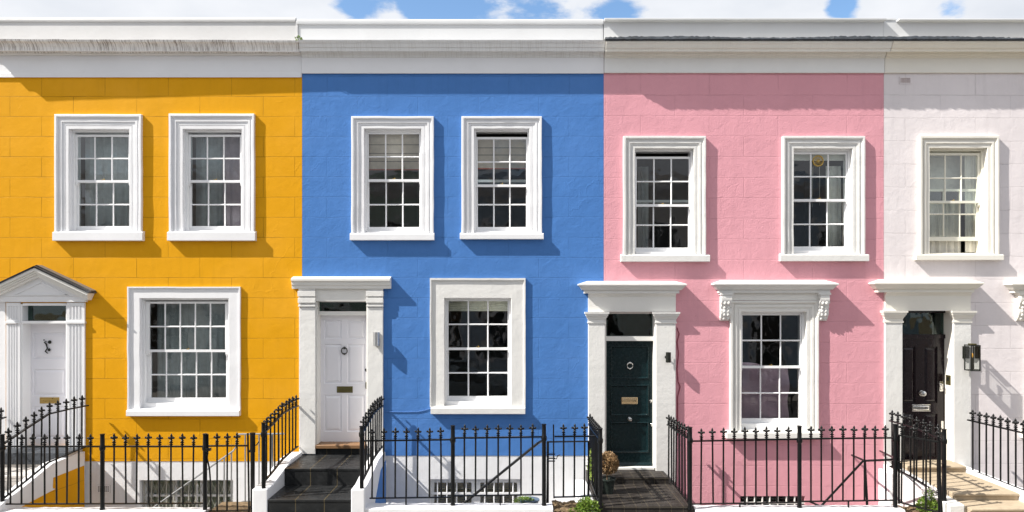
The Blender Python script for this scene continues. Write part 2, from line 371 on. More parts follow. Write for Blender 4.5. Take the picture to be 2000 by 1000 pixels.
    def mesh(s, name, mats, off, merge=True, smooth=True):
        me = bpy.data.meshes.new(name)
        me.from_pydata([(v[0] - off[0], v[1] - off[1], v[2] - off[2]) for v in s.v], [], s.f)
        if not isinstance(mats, (list, tuple)): mats = [mats]
        for m in mats: me.materials.append(m)
        for p, i in zip(me.polygons, s.mi): p.material_index = i
        bm = bmesh.new(); bm.from_mesh(me)
        if merge: bmesh.ops.remove_doubles(bm, verts=bm.verts, dist=1e-5)
        bmesh.ops.recalc_face_normals(bm, faces=bm.faces)
        bm.to_mesh(me); bm.free()
        if smooth:
            for p in me.polygons: p.use_smooth = True
            me.set_sharp_from_angle(angle=R(35))
        return me
def world_of(o): return ORIG.get(o.name, Vector((0, 0, 0)))
FLAT = {'architrave', 'cornice', 'door_hood', 'window_hood', 'door_cornice', 'pilaster', 'pilaster_capital', 'raking_cornice', 'pediment', 'sill', 'window', 'door', 'frieze', 'door_frieze'}
def part(name, mb, mat, parent=None, bevel=0.0, origin=None, label=None, merge=True):
    vs = mb.v
    if origin is None:
        lo = [min(v[i] for v in vs) for i in range(3)]; hi = [max(v[i] for v in vs) for i in range(3)]
        origin = ((lo[0] + hi[0]) / 2, (lo[1] + hi[1]) / 2, lo[2])
    origin = Vector(origin)
    o = bpy.data.objects.new(name, mb.mesh(name, mat, origin, merge=merge, smooth=name not in FLAT)); C.objects.link(o)
    o.location = origin - (world_of(parent) if parent else Vector((0, 0, 0)))
    if parent: o.parent = parent
    ORIG[o.name] = origin
    if bevel:
        b = o.modifiers.new('bevel', 'BEVEL'); b.width = bevel; b.segments = 2; b.limit_method = 'ANGLE'; b.angle_limit = R(40)
    if label: o['label'] = label
    return o
def thing(name, loc, label, cat, group=None):
    o = bpy.data.objects.new(name, None); C.objects.link(o); o.location = loc; ORIG[o.name] = Vector(loc); o.empty_display_size = .2
    o['label'] = label; o['category'] = cat
    if group: o['group'] = group
    return o
def tag(o, label, cat, group=None):
    o['label'] = label; o['category'] = cat
    if group: o['group'] = group
    return o
def struct(name, mb, mat, kind='structure'):
    o = part(name, mb, mat); o['kind'] = kind; return o

# ------------------------------------------------------------------ setting
FY = -1.6                                                      # front railing line
struct('pavement', MB().box(-40, 40, -3.6, FY - .14, -.3, 0), m_pave)
struct('kerb', MB().box(-40, 40, -3.75, -3.602, -.3, 0.0), m_kerb)
struct('road', MB().box(-60, 60, -10.6, -3.752, -.5, -.12), m_asphalt)
struct('far_pavement', MB().box(-40, 40, -16, -10.602, -.4, .0), m_pave)
struct('basement_area_floor', MB().box(-14, 14, FY - .13, -.002, -1.7, -1.5), m_well)
struct('ground', MB().box(-150, 150, -150, 150, -2.6, -1.8), m_soil)

# ------------------------------------------------------------------ window builder
CURT = []
def sash_window(house, op, cols, rows=(2, 2), Y0=.09, m=.06, mb_=.12, mt=.07, drop=0.0, lift=0.0, lock=True, wood=None, glass=None, catch=None, meet=None, horn=True):
    wood = wood or m_wood; glass = glass or m_glass
    x0, x1, z0, z1 = op
    w_ = MB()
    fw = min(.035, m * .55)                                     # box frame
    w_.box(x0, x0 + fw, Y0 - .02, Y0 + .17, z0, z1); w_.box(x1 - fw, x1, Y0 - .02, Y0 + .17, z0, z1)
    w_.box(x0 + fw, x1 - fw, Y0 - .02, Y0 + .17, z1 - .03, z1 + .0); w_.box(x0 + fw, x1 - fw, Y0 - .03, Y0 + .17, z0, z0 + max(.03, mb_ - .075))
    g = MB()
    gx0 = x0 + m; gx1 = x1 - m; gz0 = z0 + mb_; gz1 = z1 - mt
    zm = (gz0 + gz1) / 2 if meet is None else meet
    bar = .0125
    def sash(ya, yb, a, b, bot, top, nrow):
        sx0 = x0 + fw + .002; sx1 = x1 - fw - .002
        w_.box(sx0, gx0, ya, yb, a - bot, b + top); w_.box(gx1, sx1, ya, yb, a - bot, b + top)
        w_.box(gx0, gx1, ya, yb, a - bot, a); w_.box(gx0, gx1, ya, yb, b, b + top)
        ym = (ya + yb) / 2
        for i in range(1, cols):
            xx = gx0 + (gx1 - gx0) * i / cols; w_.prism_z([(xx - bar, ym), (xx - bar * .45, ya + .006), (xx + bar * .45, ya + .006), (xx + bar, ym), (xx + bar * .6, yb - .004), (xx - bar * .6, yb - .004)], a, b)
        for j in range(1, nrow):
            zz = a + (b - a) * j / nrow; w_.prism_x([(ym, zz - bar), (ya + .008, zz - bar * .45), (ya + .008, zz + bar * .45), (ym, zz + bar), (yb - .006, zz + bar * .6), (yb - .006, zz - bar * .6)], gx0, gx1)
        for i in range(cols):
            for j in range(nrow):
                px0 = gx0 + (gx1 - gx0) * i / cols; px1 = gx0 + (gx1 - gx0) * (i + 1) / cols
                pz0 = a + (b - a) * j / nrow; pz1 = a + (b - a) * (j + 1) / nrow
                t1, t2 = random.uniform(-.0012, .0012), random.uniform(-.0012, .0012)     # hand-set panes, none quite flat
                g.quad((px0, ym - t1, pz0), (px1, ym + t1, pz0), (px1, ym + t1 + t2, pz1), (px0, ym - t1 + t2, pz1))
        return ym
    r = .02
    sash(Y0 + .01, Y0 + .05, zm + r - drop, gz1 - drop, r * 2, .035, rows[0])
    sash(Y0 + .055, Y0 + .095, gz0 + lift, zm - r + lift, min(mb_ - .032, .073), r * 2, rows[1])
    if horn:
        for xa in (x0 + fw + .004, gx1 + .004): w_.prism_x([(Y0 + .012, zm - r - drop), (Y0 + .048, zm - r - drop), (Y0 + .048, zm - r - .03 - drop), (Y0 + .03, zm - r - .055 - drop), (Y0 + .012, zm - r - .03 - drop)], xa, xa + gx0 - x0 - fw - .008)
    wi = part('window', w_, wood, house)
    part('pane', g, glass, wi, merge=False)
    if lock:
        l = MB().box((gx0 + gx1) / 2 - .025, (gx0 + gx1) / 2 + .02, Y0 + .02, Y0 + .07, zm + r + .001 - drop, zm + r + .012 - drop); l.ball(((gx0 + gx1) / 2 + .012, Y0 + .035, zm + r + .018 - drop), .009, 8)
        part('sash_lock', l, m_brass, wi)
    return wi, (gx0, gx1, gz0, gz1, zm)
def arch_upper(outer, op, p=.055):
    o = lambda k: k
    w_ = op[0] - outer[0]
    return [(0, .0), (0, -p + .006), (.006, -p), (.034, -p), (.036, -p + .014), (.046, -p + .018), (.062, -p + .034), (.072, -p + .036), (.074, -p + .020), (.108, -p + .020), (.110, -p + .034), (w_ - .056, -p + .034), (w_ - .052, -p + .042), (w_ - .046, -p + .042), (w_ - .044, -p + .036), (w_ - .004, -p + .036), (w_, -p + .042), (w_, .085)]
def arch_flat(outer, op, p=.036):
    w_ = op[0] - outer[0]
    return [(0, .0), (0, -p), (.022, -p), (.024, -p + .010), (.032, -p + .010), (.036, -p + .024), (w_ - .008, -p + .022), (w_, -p + .03), (w_, .085)]
def opening(l, t, r, b, Y=-.02): return (X(l, Y), X(r, Y), Z(b, Y), Z(t, Y))
def grow(h, e=.012): return (h[0] - e, h[1] + e, h[2] - e, h[3] + e)
def window_set(house, px_op, px_out, px_sill, prof, mat, sill_d=.085, **kw):
    op = opening(*px_op); ox0 = X(px_out[0], -.05); ox1 = X(px_out[2], -.05); oz1 = Z(px_out[1], -.05)
    wl = (ox1 - ox0 - (op[1] - op[0])) / 2
    rect = (op[0] - wl, op[1] + wl, op[2], op[3] + (oz1 - op[3]))
    # jamb and head mouldings keep one width each: scale the head through a second rect
    wi, g = sash_window(house, op, **kw)
    a = MB(); pr = prof((rect[0],), (op[0],))
    hx = (oz1 - op[3]) / wl
    x0, x1, z0, z1 = rect; vs = []; fs = []; rr_ = random.Random(int(x0 * 1000)); st = []
    for i in range(9): st.append((0, i / 8, rr_.uniform(-.0035, .0035) * (i < 8), rr_.uniform(-.003, .003)))
    for i in range(1, 6): st.append((1, i / 6, rr_.uniform(-.003, .003), rr_.uniform(-.003, .003)))
    for i in range(9): st.append((2, i / 8, rr_.uniform(-.0035, .0035) * (i > 0), rr_.uniform(-.003, .003)))
    m = len(pr)
    for leg, t, jx, jy in st:
        for q, (o_, y) in enumerate(pr):
            kx = 0 if q == m - 1 else 1; ky = 1 if 0 < q < m - 1 else 0
            if leg == 0: vs.append((x0 + o_ + jx * kx, y + jy * ky, z0 + (z1 - o_ * hx - z0) * t))
            elif leg == 1: vs.append((x0 + o_ + (x1 - x0 - 2 * o_) * t, y + jy * ky, z1 - o_ * hx + jx * kx))
            else: vs.append((x1 - o_ + jx * kx, y + jy * ky, z1 - o_ * hx + (z0 - z1 + o_ * hx) * t))
    for i in range(len(st) - 1):
        for q in range(m - 1): fs.append((i * m + q, (i + 1) * m + q, (i + 1) * m + q + 1, i * m + q + 1))
    a.add(vs, fs)
    part('architrave', a, mat, wi)
    sy = -sill_d
    sl, sr, st, sb = px_sill
    s = MB(); zt = op[2] + .001; zb = Z(sb, sy)
    s.prism_x([(0.001, zt + .012), (sy + .01, zt - .008), (sy, zt - .014), (sy, zb + .004), (sy + .004, zb), (0.001, zb)], X(sl, sy), X(sr, sy))
    s.prism_x([(0.0, zt + .011), (.085, zt + .02), (.085, zt - .03), (0.0, zt - .03)], op[0] + .001, op[1] - .001)
    part('sill', s, mat, wi, bevel=.005)
    return wi, g, op
def curtain(x0, x1, z0, z1, y, mat, label, folds=9, amp=.02, name='net_curtain', cat='curtain', group=None):
    n = int(folds * 8); vs = []; fs = []
    ph = random.random() * 6
    for j in (0, 1, 2):
        z = z0 + (z1 - z0) * j / 2
        for i in range(n + 1):
            t = i / n; a = ph + t * folds * 2 * math.pi
            vs.append((x0 + (x1 - x0) * t + .006 * math.sin(a * .5 + j), y + amp * (math.sin(a) + .4 * math.sin(a * 1.7 + 1 + .3 * j)) * (1.0 if j < 2 else .7), z))
    for j in (0, 1):
        for i in range(n): fs.append((j * (n + 1) + i, j * (n + 1) + i + 1, (j + 1) * (n + 1) + i + 1, (j + 1) * (n + 1) + i))
    mb = MB().add(vs, fs)
    back = [(v[0], v[1] + .003, v[2]) for v in vs]; mb.add(back, fs)
    return tag(part(name, mb, mat), label, cat, group)
def blind(x0, x1, z0, z1, y, mat, label, edge=None, slats=0, cat='blind', name='roller_blind', group=None):
    t = thing(name, ((x0 + x1) / 2, y, z1), label, cat, group)
    mb = MB()
    if slats:
        n = slats
        for i in range(n):
            z = z0 + (z1 - z0) * (i + .5) / n; h = (z1 - z0) / n * .47
            mb.prism_x([(y, z - h), (y + .004, z - h), (y + .022, z + h), (y + .018, z + h)], x0, x1)
        part('slats', mb, mat, t)
    else:
        n = 14; vs = []; fs = []
        for i in range(n + 1):
            z = z1 + (z0 - z1) * i / n; yy = y + .004 * math.sin(i * 2.1)
            vs += [(x0, yy, z), (x1, yy + .002, z)]
        for i in range(n): fs.append((2 * i, 2 * i + 1, 2 * i + 3, 2 * i + 2))
        mb.add(vs, fs); mb.add([(v[0], v[1] + .003, v[2]) for v in vs], fs)
        part('fabric', mb, mat, t)
    part('head_rail', MB().box(x0 - .01, x1 + .01, y - .01, y + .03, z1 + .001, z1 + .035), m_grey_blind, t)
    if edge:
        rd = MB()
        for q in (.3, .55, .78): rd.box(x0, x1, y - .008, y - .003, z1 + (z0 - z1) * q - .007, z1 + (z0 - z1) * q + .004)
        part('crease_shade_strip', rd, m_taupe_dark, t)  # dark strips stand in for the shade along the blind's creases
    part('hem', MB().box(x0, x1, y - .006, y + .008, z0 - .022, z0 - .001), edge or mat, t)
    return t

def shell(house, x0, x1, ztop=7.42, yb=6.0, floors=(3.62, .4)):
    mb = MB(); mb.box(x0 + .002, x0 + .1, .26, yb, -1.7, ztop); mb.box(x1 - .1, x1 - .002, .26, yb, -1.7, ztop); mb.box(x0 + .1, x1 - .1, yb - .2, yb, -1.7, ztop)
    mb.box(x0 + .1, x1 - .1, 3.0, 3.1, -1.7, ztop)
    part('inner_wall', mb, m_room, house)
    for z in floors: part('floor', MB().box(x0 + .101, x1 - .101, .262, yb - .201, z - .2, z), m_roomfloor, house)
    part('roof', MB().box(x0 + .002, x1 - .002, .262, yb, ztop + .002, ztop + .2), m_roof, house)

def cornice(name, house, x0, x1, prof, mat, f=lambda x: 1.0, n=26, jit=.0015, cap=True):
    """moulding swept along the facade: prof = [(y, photo row)...] bottom to top"""
    vs = []; fs = []; m = len(prof)
    for i in range(n + 1):
        x = x0 + (x1 - x0) * i / n; k = f(x); dz = random.uniform(-jit, jit)
        for (y, py) in prof: vs.append((x, y * k, Z(py, y) + dz * (1 if y < -.04 else 0)))
    for i in range(n):
        for j in range(m - 1): fs.append((i * m + j, (i + 1) * m + j, (i + 1) * m + j + 1, i * m + j + 1))
    if cap: fs.append(tuple(range(m))); fs.append(tuple(range(n * m, n * m + m))[::-1])
    return part(name, MB().add(vs, fs), mat, house)

def door_leaf(house, x0, x1, z0, z1, y, panels, mat, th=.045, prof=None, name='door'):
    """panels: list of (x0, x1, z0, z1)"""
    mb = MB(); mb.sheet((x0, x1, z0, z1), panels, y)
    for p in panels: mb.rings(p, prof or [(0, y), (.006, y + .014), (.016, y + .016), (.022, y + .014), (.05, y + .003), (.054, y + .002)])
    mb.quad((x0, y, z0), (x0, y + th, z0), (x0, y + th, z1), (x0, y, z1)); mb.quad((x1, y, z0), (x1, y, z1), (x1, y + th, z1), (x1, y + th, z0))
    mb.quad((x0, y, z1), (x0, y + th, z1), (x1, y + th, z1), (x1, y, z1)); mb.quad((x0, y + th, z0), (x0, y + th, z1), (x1, y + th, z1), (x1, y + th, z0))
    return part(name, mb, mat, house)
def ring_knocker(door, x, z, y, mat, r=.052, tr=.009):
    mb = MB(); mb.ball((x, y - .012, z + r), .022, 10, (1, .8, 1))
    pts = [(x + r * math.sin(a), y - .022 - .006 * math.cos(a), z + r * math.cos(a) * 1.1) for a in [2 * math.pi * k / 24 for k in range(25)]]
    mb.tube(pts, tr, 8); mb.ball((x, y - .016, z - r * 1.1), .017, 10)
    return part('door_knocker', mb, mat, door)
def letter_box(door, x0, x1, z0, z1, y, mat):
    mb = MB().rings((x0, x1, z0, z1), [(0, y), (0, y - .006), (.004, y - .009), (.018, y - .008), (.022, y - .004), (.026, y - .006), (.04, y - .007)])
    return part('letter_box', mb, mat, door)
def knob(door, x, z, y, mat, r=.03):
    mb = MB().lathe([(r * .9, y), (r * .95, y - .006), (r * .45, y - .012), (r * .4, y - .03), (r * .8, y - .038), (r, y - .052), (r * .85, y - .066), (r * .3, y - .074)], (x, 0, z), 20, 'y')
    return part('door_knob', mb, mat, door)
def keyhole(door, x, z, y, mat, r=.018):
    mb = MB().lathe([(r, y), (r, y - .004), (r * .8, y - .008), (r * .3, y - .009)], (x, 0, z), 14, 'y'); mb.prism_y([(x - r * .6, z - r * .5), (x + r * .6, z - r * .5), (x, z - r * 1.9)], y - .004, y)
    return part('keyhole_plate', mb, mat, door)

# ================================================================== YELLOW HOUSE
xa, xb = X(-15), X(590)
HG = 'terraced houses of the painted row'
hy = thing('terraced_house', ((xa + xb) / 2, 0, 0), 'mustard yellow terraced house with a pedimented white porch', 'house', HG)
wins = [dict(op=(134, 252, 252, 453), out=(107, 223, 277, 453), sill=(102, 278, 454, 470)), dict(op=(357, 252, 472, 453), out=(330, 222, 497, 453), sill=(326, 498, 454, 470)),
        dict(op=(273, 583, 446, 800), out=(247, 560, 468, 800), sill=(246, 467, 803, 813))]
holes = [grow(opening(*q['op'])) for q in wins]
bw_y = (X(272), X(455), -1.2, Z(938)); dr_y = (X(41), X(130), Z(876), Z(594))
zsplit = Z(YB)
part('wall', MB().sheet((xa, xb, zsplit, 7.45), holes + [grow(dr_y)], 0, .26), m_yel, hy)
part('base_wall', MB().sheet((xa, xb, -1.6, zsplit - .001), [bw_y], .006, .25), m_base, hy)
for q in wins[:2]:
    q['r'] = window_set(hy, q['op'], q['out'], q['sill'], arch_upper, m_trim, cols=3, m=.072, mb_=.11, mt=.10)
q = wins[2]; q['r'] = window_set(hy, q['op'], q['out'], q['sill'], arch_flat, m_trim, cols=5, m=.10, mb_=.17, mt=.085, sill_d=.085)
cornice('cornice', hy, xa, xb - .004, [(0, 151), (-.008, 151), (-.008, 143.5), (-.008, 142), (-.008, 109), (-.055, 107), (-.06, 103), (-.075, 101), (-.155, 100.5), (-.17, 100), (-.172, 96.5), (-.18, 92), (-.185, 91.5), (-.205, 86), (-.24, 82), (-.25, 81.5), (-.26, 77.5), (-.02, 81)],
        [m_cornice_dirty], lambda x: 1.1 - .2 * (x - xa) / (xb - xa), n=40, jit=.004)
part('frieze', MB().prism_x([(-.0005, Z(151.2)), (-.024, Z(151, -.024)), (-.024, Z(143, -.024)), (-.014, Z(141.5, -.014)), (-.014, Z(109, -.014)), (-.0005, Z(109))], xa, xb - .003), m_white, hy)
part('parapet', MB().box(xa, xb - .06, .0, .26, 7.455, Z(42)), m_parap, hy)
cp = MB(); cp.prism_x([(-.0, Z(43)), (-.018, Z(42.5, -.018)), (-.026, Z(39, -.026)), (-.018, Z(35.5, -.018)), (0, Z(34)), (.3, Z(33, .0)), (.3, Z(43))], xa, X(578)); cp.box(X(578) + .002, xb - .065, -.01, .28, 7.46, Z(41))
part('coping', cp, m_parap, hy, bevel=.004)
shell(hy, xa, xb)
# basement windows behind diamond security lattice
bx0, bx1, bz0, bz1 = bw_y
bwm = MB(); bwm.box(bx0, bx0 + .06, .12, .2, bz0, bz1)
for a in (X(342, .12), X(396, .12)): bwm.box(a - .04, a + .03, .12, .2, bz0, bz1 - .0)
bwm.box(bx1 - .05, bx1, .12, .2, bz0, bz1)
bwm.box(bx0, bx1, .125, .19, Z(970, .12), Z(966, .12)); bwm.box(bx0, bx1, .115, .2, bz1 - .025, bz1 + .0)
bw = part('basement_window', bwm, m_wood, hy)
part('pane', MB().box(bx0, bx1, .155, .157, bz0, bz1), m_glass_clear, bw)
lat = MB(); k = 12
for i in range(k):
    a = bx0 + .03 + (bx1 - bx0 - .06) * i / k; b = a + (bx1 - bx0 - .06) / k
    for j in range(5):
        zt = bz1 - .03 - j * .28; lat.tube([(a, .10, zt), (b, .10, zt - .28)], .0045, 5); lat.tube([(b, .095, zt), (a, .095, zt - .28)], .0045, 5)
    lat.box(a - .008, a + .008, .088, .108, bz0, bz1)
part('security_lattice', lat, paint('lattice_paint', (.42, .41, .36)), bw)
part('olive_blind', MB().box(bx0, bx1, .235, .24, bz0, bz1), m_olive_blind, bw)
def air_vent(house, x0, x1, z0, z1, mat, nx, nz, back, y=0):
    mb = MB(); mb.sheet((x0, x1, z0, z1), [(x0 + .018 + (x1 - x0 - .036) * (i + .12) / nx, x0 + .018 + (x1 - x0 - .036) * (i + .88) / nx, z0 + .018 + (z1 - z0 - .036) * (j + .14) / nz, z0 + .018 + (z1 - z0 - .036) * (j + .86) / nz) for i in range(nx) for j in range(nz)], y - .008, .012)
    mb.box(x0 - .001, x1 + .001, y - .002, y - .0005, z0, z1) if False else None
    v = part('air_brick', mb, mat, house)
    part('vent_backing', MB().box(x0, x1, y - .003, y - .001, z0, z1), back, v)
m_hole = simple('dark_vent_hole', (.03, .02, .02), .9)
air_vent(hy, X(189), X(215), Z(963), Z(947), m_base, 7, 5, m_hole, .006)
# porch: fluted pilasters, entablature, pediment
sur = MB()
def fluted(mb, x0, x1, z0, z1, y, n=4, depth=.012):
    w_ = (x1 - x0); pts = []
    g = w_ * .74 / n; st = w_ * .13
    xs = [x0]
    for i in range(n):
        c = x0 + st + g * (i + .5)
        xs += [(c - g * .34, y), (c - g * .25, y + depth * .8), (c, y + depth), (c + g * .25, y + depth * .8), (c + g * .34, y)]
    poly = [(x0, y)] + xs[1:] + [(x1, y), (x1, -.001), (x0, -.001)]
    mb.prism_z(poly, z0, z1)
yp = -.035
for (a, b) in ((X(12, yp), X(39, yp)), (X(130, yp), X(165, yp))):
    fluted(sur, a, b, Z(874), Z(633, yp), yp)
    sur.box(a - .01, b + .01, yp - .015, -.001, Z(632, yp), Z(628, yp)); sur.box(a, b, yp + .0, -.001, Z(628, yp) + .001, Z(624, yp))
    fluted(sur, a, b, Z(624, yp) + .001, Z(598, yp), yp); sur.box(a, b, yp, -.001, Z(598, yp) + .001, Z(591, yp))
part('pilaster', sur, m_trim, hy)
jm = MB(); jm.box(X(39) - .02, X(41) + .035, -.02, .24, Z(874), Z(594)); jm.box(X(130), X(138), -.02, .24, Z(874), Z(594))
jm.box(X(41) + .036, X(130) - .001, -.018, .24, Z(632, 0), Z(627, 0)); jm.box(X(41) + .036, X(130) - .001, -.018, .24, Z(597), Z(592))
part('door_frame', jm, m_wood, hy, bevel=.004)
part('flank_panel', MB().box(-9.2, X(11.5), -.012, -.001, .45, Z(560)), m_white, hy)
# pediment, 0.2 m proud
pd = MB(); yf = -.20; cx = X(67, yf); hw = .86
zb, za, ze = Z(590, -.16), Z(524, yf), Z(576, yf)
zi = Z(566, -.1)
pd.box(cx - hw + .02 - .04, X(165, -.1) , -.06, -.001, zb, Z(579, -.10))      # architrave band
tri = [(cx - .93, Z(579, -.1) + .001), (X(166, -.1), Z(579, -.1) + .001), (cx, za - .12)]
pd.prism_y(tri, -.065, -.001)
part('pediment', pd, m_trim, hy, bevel=.003)
# recessed tympanum edge: three thin beads
tb = MB(); q0 = (X(26, -.11), Z(576.5, -.11)); q1 = (X(131, -.11), Z(576.5, -.11)); q2 = (X(79, -.11), Z(551, -.11))
for a, b, w_ in ((q0, q1, .012), (q0, q2, .02), (q1, q2, .02)):
    ax, az = a; bx_, bz_ = b; L = math.hypot(bx_ - ax, bz_ - az); nx_, nz_ = -(bz_ - az) / L * w_, (bx_ - ax) / L * w_
    tb.prism_y([(ax, az), (bx_, bz_), (bx_ + nx_, bz_ + nz_), (ax + nx_, az + nz_)], -.078, -.0655)
part('tympanum_bead', tb, m_trim, hy)
rk = MB()
apex = (cx, Z(521, yf)); right = (cx + .865, Z(570.5, yf)); left = (cx - .865, Z(570.5, yf))
def rake(mb, a, b, off0, off1, y0, y1, ext=0):
    ax, az = a; bx_, bz_ = b; L = math.hypot(bx_ - ax, bz_ - az); ux, uz = (bx_ - ax) / L, (bz_ - az) / L
    dn = (uz, -ux) if ux > 0 else (-uz, ux)                       # pointing down
    if dn[1] > 0: dn = (-dn[0], -dn[1])
    # mitre on the centre line
    def at(off, end):
        px_, pz_ = (ax + dn[0] * off, az + dn[1] * off)
        if not end:
            t = (cx - px_) / ux; return (cx, pz_ + uz * t)
        return (bx_ + dn[0] * off, bz_ + dn[1] * off)
    mb.prism_y([at(off0, 0), at(off0, 1), at(off1, 1), at(off1, 0)], y0, y1)
for e in (right, left):
    rake(rk, apex, e, .012, .055, yf, -.001); rake(rk, apex, e, .056, .085, yf + .03, -.001); rake(rk, apex, e, .086, .11, yf + .05, -.001); rake(rk, apex, e, .111, .145, yf + .075, -.001)
part('raking_cornice', rk, m_trimw, hy, bevel=.002)
rf = MB()
for e in (right, left):
    ex = (e[0] + (.02 if e is right else -.02), e[1] - .01)
    rake(rf, apex, ex, -.012, .011, yf - .02, .0)
part('porch_roof', rf, m_slate, hy)
rf = MB()
for e in (right, left): rake(rf, apex, (e[0], e[1]), -.03, -.013, -.15, -.001)
part('roof_felt', rf, m_lead, hy)
# transom + door
tr = part('fanlight', MB().box(X(41) + .03, X(133), .12, .126, Z(627), Z(596)), m_glass_dark, hy)
yd = .19; dx0, dx1 = X(49, yd), X(134, yd); dz0, dz1 = Z(874, yd), Z(632, yd)
pn = []
for (a, b) in ((65, 118), ):
    for (t, b2) in ((649, 701), (721, 773), (793, 856)): pn.append((X(a, yd), X(131, yd) - .03, Z(b2, yd), Z(t, yd)))
dy = door_leaf(hy, dx0, dx1, dz0, dz1, yd, pn, m_door_w)
kn = MB(); pts = [(92, 666), (88, 668), (92, 672), (94, 680), (90, 686), (95, 690)]
kn.tube([(X(a, yd), yd - .02, Z(b, yd)) for a, b in pts], [.006, .012, .013, .011, .012, .008], 8)
for (a, b, r_) in ((98, 668, .030), (97, 683, .024), (87, 664, .012)): kn.ball((X(a, yd), yd - .015, Z(b, yd)), r_, 12, (1, .6, 1))
part('door_knocker', kn, m_dark_metal, dy)
letter_box(dy, X(78, yd), X(116, yd), Z(788, yd), Z(776, yd), yd, m_brass)
lk = MB(); lk.box(X(43, yd), X(50, yd), yd - .03, yd, Z(718, yd), Z(706, yd)); lk.box(X(51, yd), X(59, yd), yd - .035, yd, Z(719, yd), Z(706, yd)); lk.ball((X(55, yd), yd - .04, Z(712, yd)), .018, 8)
part('latch_case', lk, m_olive_brass, dy, bevel=.003)
lk = MB(); lk.box(X(49, yd), X(57, yd), yd - .02, yd, Z(810, yd), Z(795, yd)); lk.lathe([(.012, yd - .02), (.012, yd - .045), (.02, yd - .05), (.02, yd - .06), (.004, yd - .065)], (X(51, yd), 0, Z(811, yd)), 12, 'y')
part('door_handle', lk, m_olive_brass, dy)

# ================================================================== BLUE HOUSE
xa, xb = X(590) + .002, X(1179)
hb = thing('terraced_house', ((xa + xb) / 2, 0, 0), 'cobalt blue terraced house with a white panelled door', 'house', HG)
winsb = [dict(op=(711, 251, 823, 456), out=(686, 227, 847, 456), sill=(683, 848, 457, 469)), dict(op=(926, 251, 1034, 456), out=(902, 227, 1059, 456), sill=(898, 1062, 457, 467)),
         dict(op=(868, 583, 998, 795), out=(840, 543, 1027, 795), sill=(841, 1026, 797, 809))]
holes = [grow(opening(*q['op'])) for q in winsb]
dr_b = (X(616), X(717), Z(880), Z(588)); zsplit = Z(BB)
bwb = (X(840), X(1018), -1.2, Z(936))
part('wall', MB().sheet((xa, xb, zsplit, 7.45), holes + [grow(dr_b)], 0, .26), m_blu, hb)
part('base_wall', MB().sheet((xa, xb, -1.6, zsplit - .001), [bwb], .006, .25), m_base, hb)
q = winsb[0]; q['r'] = window_set(hb, q['op'], q['out'], q['sill'], arch_upper, m_trim, cols=3, m=.052, mb_=.12, mt=.065, glass=m_glass_clear)
q = winsb[1]; q['r'] = window_set(hb, q['op'], q['out'], q['sill'], arch_upper, m_trim, cols=3, m=.052, mb_=.12, mt=.065, drop=.085, glass=m_glass_clear)
q = winsb[2]; q['r'] = window_set(hb, q['op'], q['out'], q['sill'], arch_flat, m_rough, cols=3, m=.055, mb_=.155, mt=.045, glass=m_glass_clear)
cornice('cornice', hb, xa + .004, xb - .004, [(0, 144), (-.03, 143.5), (-.03, 113), (-.05, 111), (-.055, 107), (-.08, 103), (-.10, 100.5), (-.17, 100), (-.178, 96), (-.18, 93), (-.195, 92), (-.21, 86), (-.235, 82), (-.24, 81), (-.25, 78), (-.02, 81)], m_cornice_blue, jit=.0015)
part('frieze', MB().box(xa + .003, xb - .003, -.034, -.0005, Z(144), Z(113)), m_white, hb)
part('parapet', MB().box(xa - .06, xb - .01, .004, .26, 7.455, Z(47)), m_parap2, hb)
part('coping', MB().prism_x([(0, Z(48)), (-.016, Z(47.5, -.016)), (-.024, Z(43, -.024)), (-.016, Z(38.5, -.016)), (0, Z(37.5)), (.3, Z(37)), (.3, Z(48))], X(579), xb - .003), m_parap2, hb, bevel=.004)
shell(hb, xa, xb)
bx0, bx1, bz0, bz1 = bwb
ww = MB(); ww.sheet((bx0, bx1, bz0, bz1), [(X(848, .1), X(921, .1), -1.1, Z(942, .1)), (X(938, .1), X(1010, .1), -1.1, Z(942, .1))], .08, .06)
bw = part('basement_window', ww, m_wood, hb, bevel=.004)
part('pane', MB().box(bx0, bx1, .15, .152, bz0, bz1), m_glass_clear, bw)
gb = MB()
for px in (854.5, 873, 892, 910.5, 947, 965, 983.5, 1002): gb.tube([(X(px, .05), .05, bz0), (X(px, .05), .05, Z(943, .05))], .011, 8)
gb.box(X(842, .05), X(1016, .05), .04, .06, Z(965.5, .05), Z(961.5, .05))
part('window_bars', gb, m_wood, bw)
sl = MB()
for i in range(30): zz = bz1 - .03 - i * .04; sl.prism_x([(.2, zz), (.203, zz), (.222, zz - .036), (.219, zz - .036)], bx0 + .01, bx1 - .01)
part('slatted_blind', sl, m_ochre_blind, bw)
# door surround
sb_ = MB(); yp = -.045
for (a, b) in ((X(584, yp), X(616, yp)), (X(717, yp), X(748, yp))):
    part('pilaster', MB().box(a, b, yp, -.001, Z(887, yp), Z(600, yp)), m_rough, hb, bevel=.006)
    c = MB(); c.box(a - .01, b + .006, yp - .02, -.001, Z(599, yp), Z(596, yp)); c.box(a - .004, b + .002, yp - .008, -.001, Z(596, yp) + .001, Z(592, yp)); 
    c.box(a - .012, b + .006, yp - .03, -.001, Z(591.5, yp), Z(582, yp)); c.box(a - .004, b, yp - .015, -.001, Z(582, yp) + .001, Z(579.5, yp))
    c.box(a - .014, b + .008, yp - .034, -.001, Z(579, yp), Z(568.5, yp)); c.box(a - .004, b, yp - .015, -.001, Z(568.5, yp) + .001, Z(562.5, yp))
    part('pilaster_capital', c, m_rough, hb, bevel=.004)
part('door_frieze', MB().box(X(613), X(720), -.03, -.001, Z(588), Z(562.5, -.03)), m_trimw, hb)
ce = MB(); xl, xr = X(568, -.13), X(762, -.13)
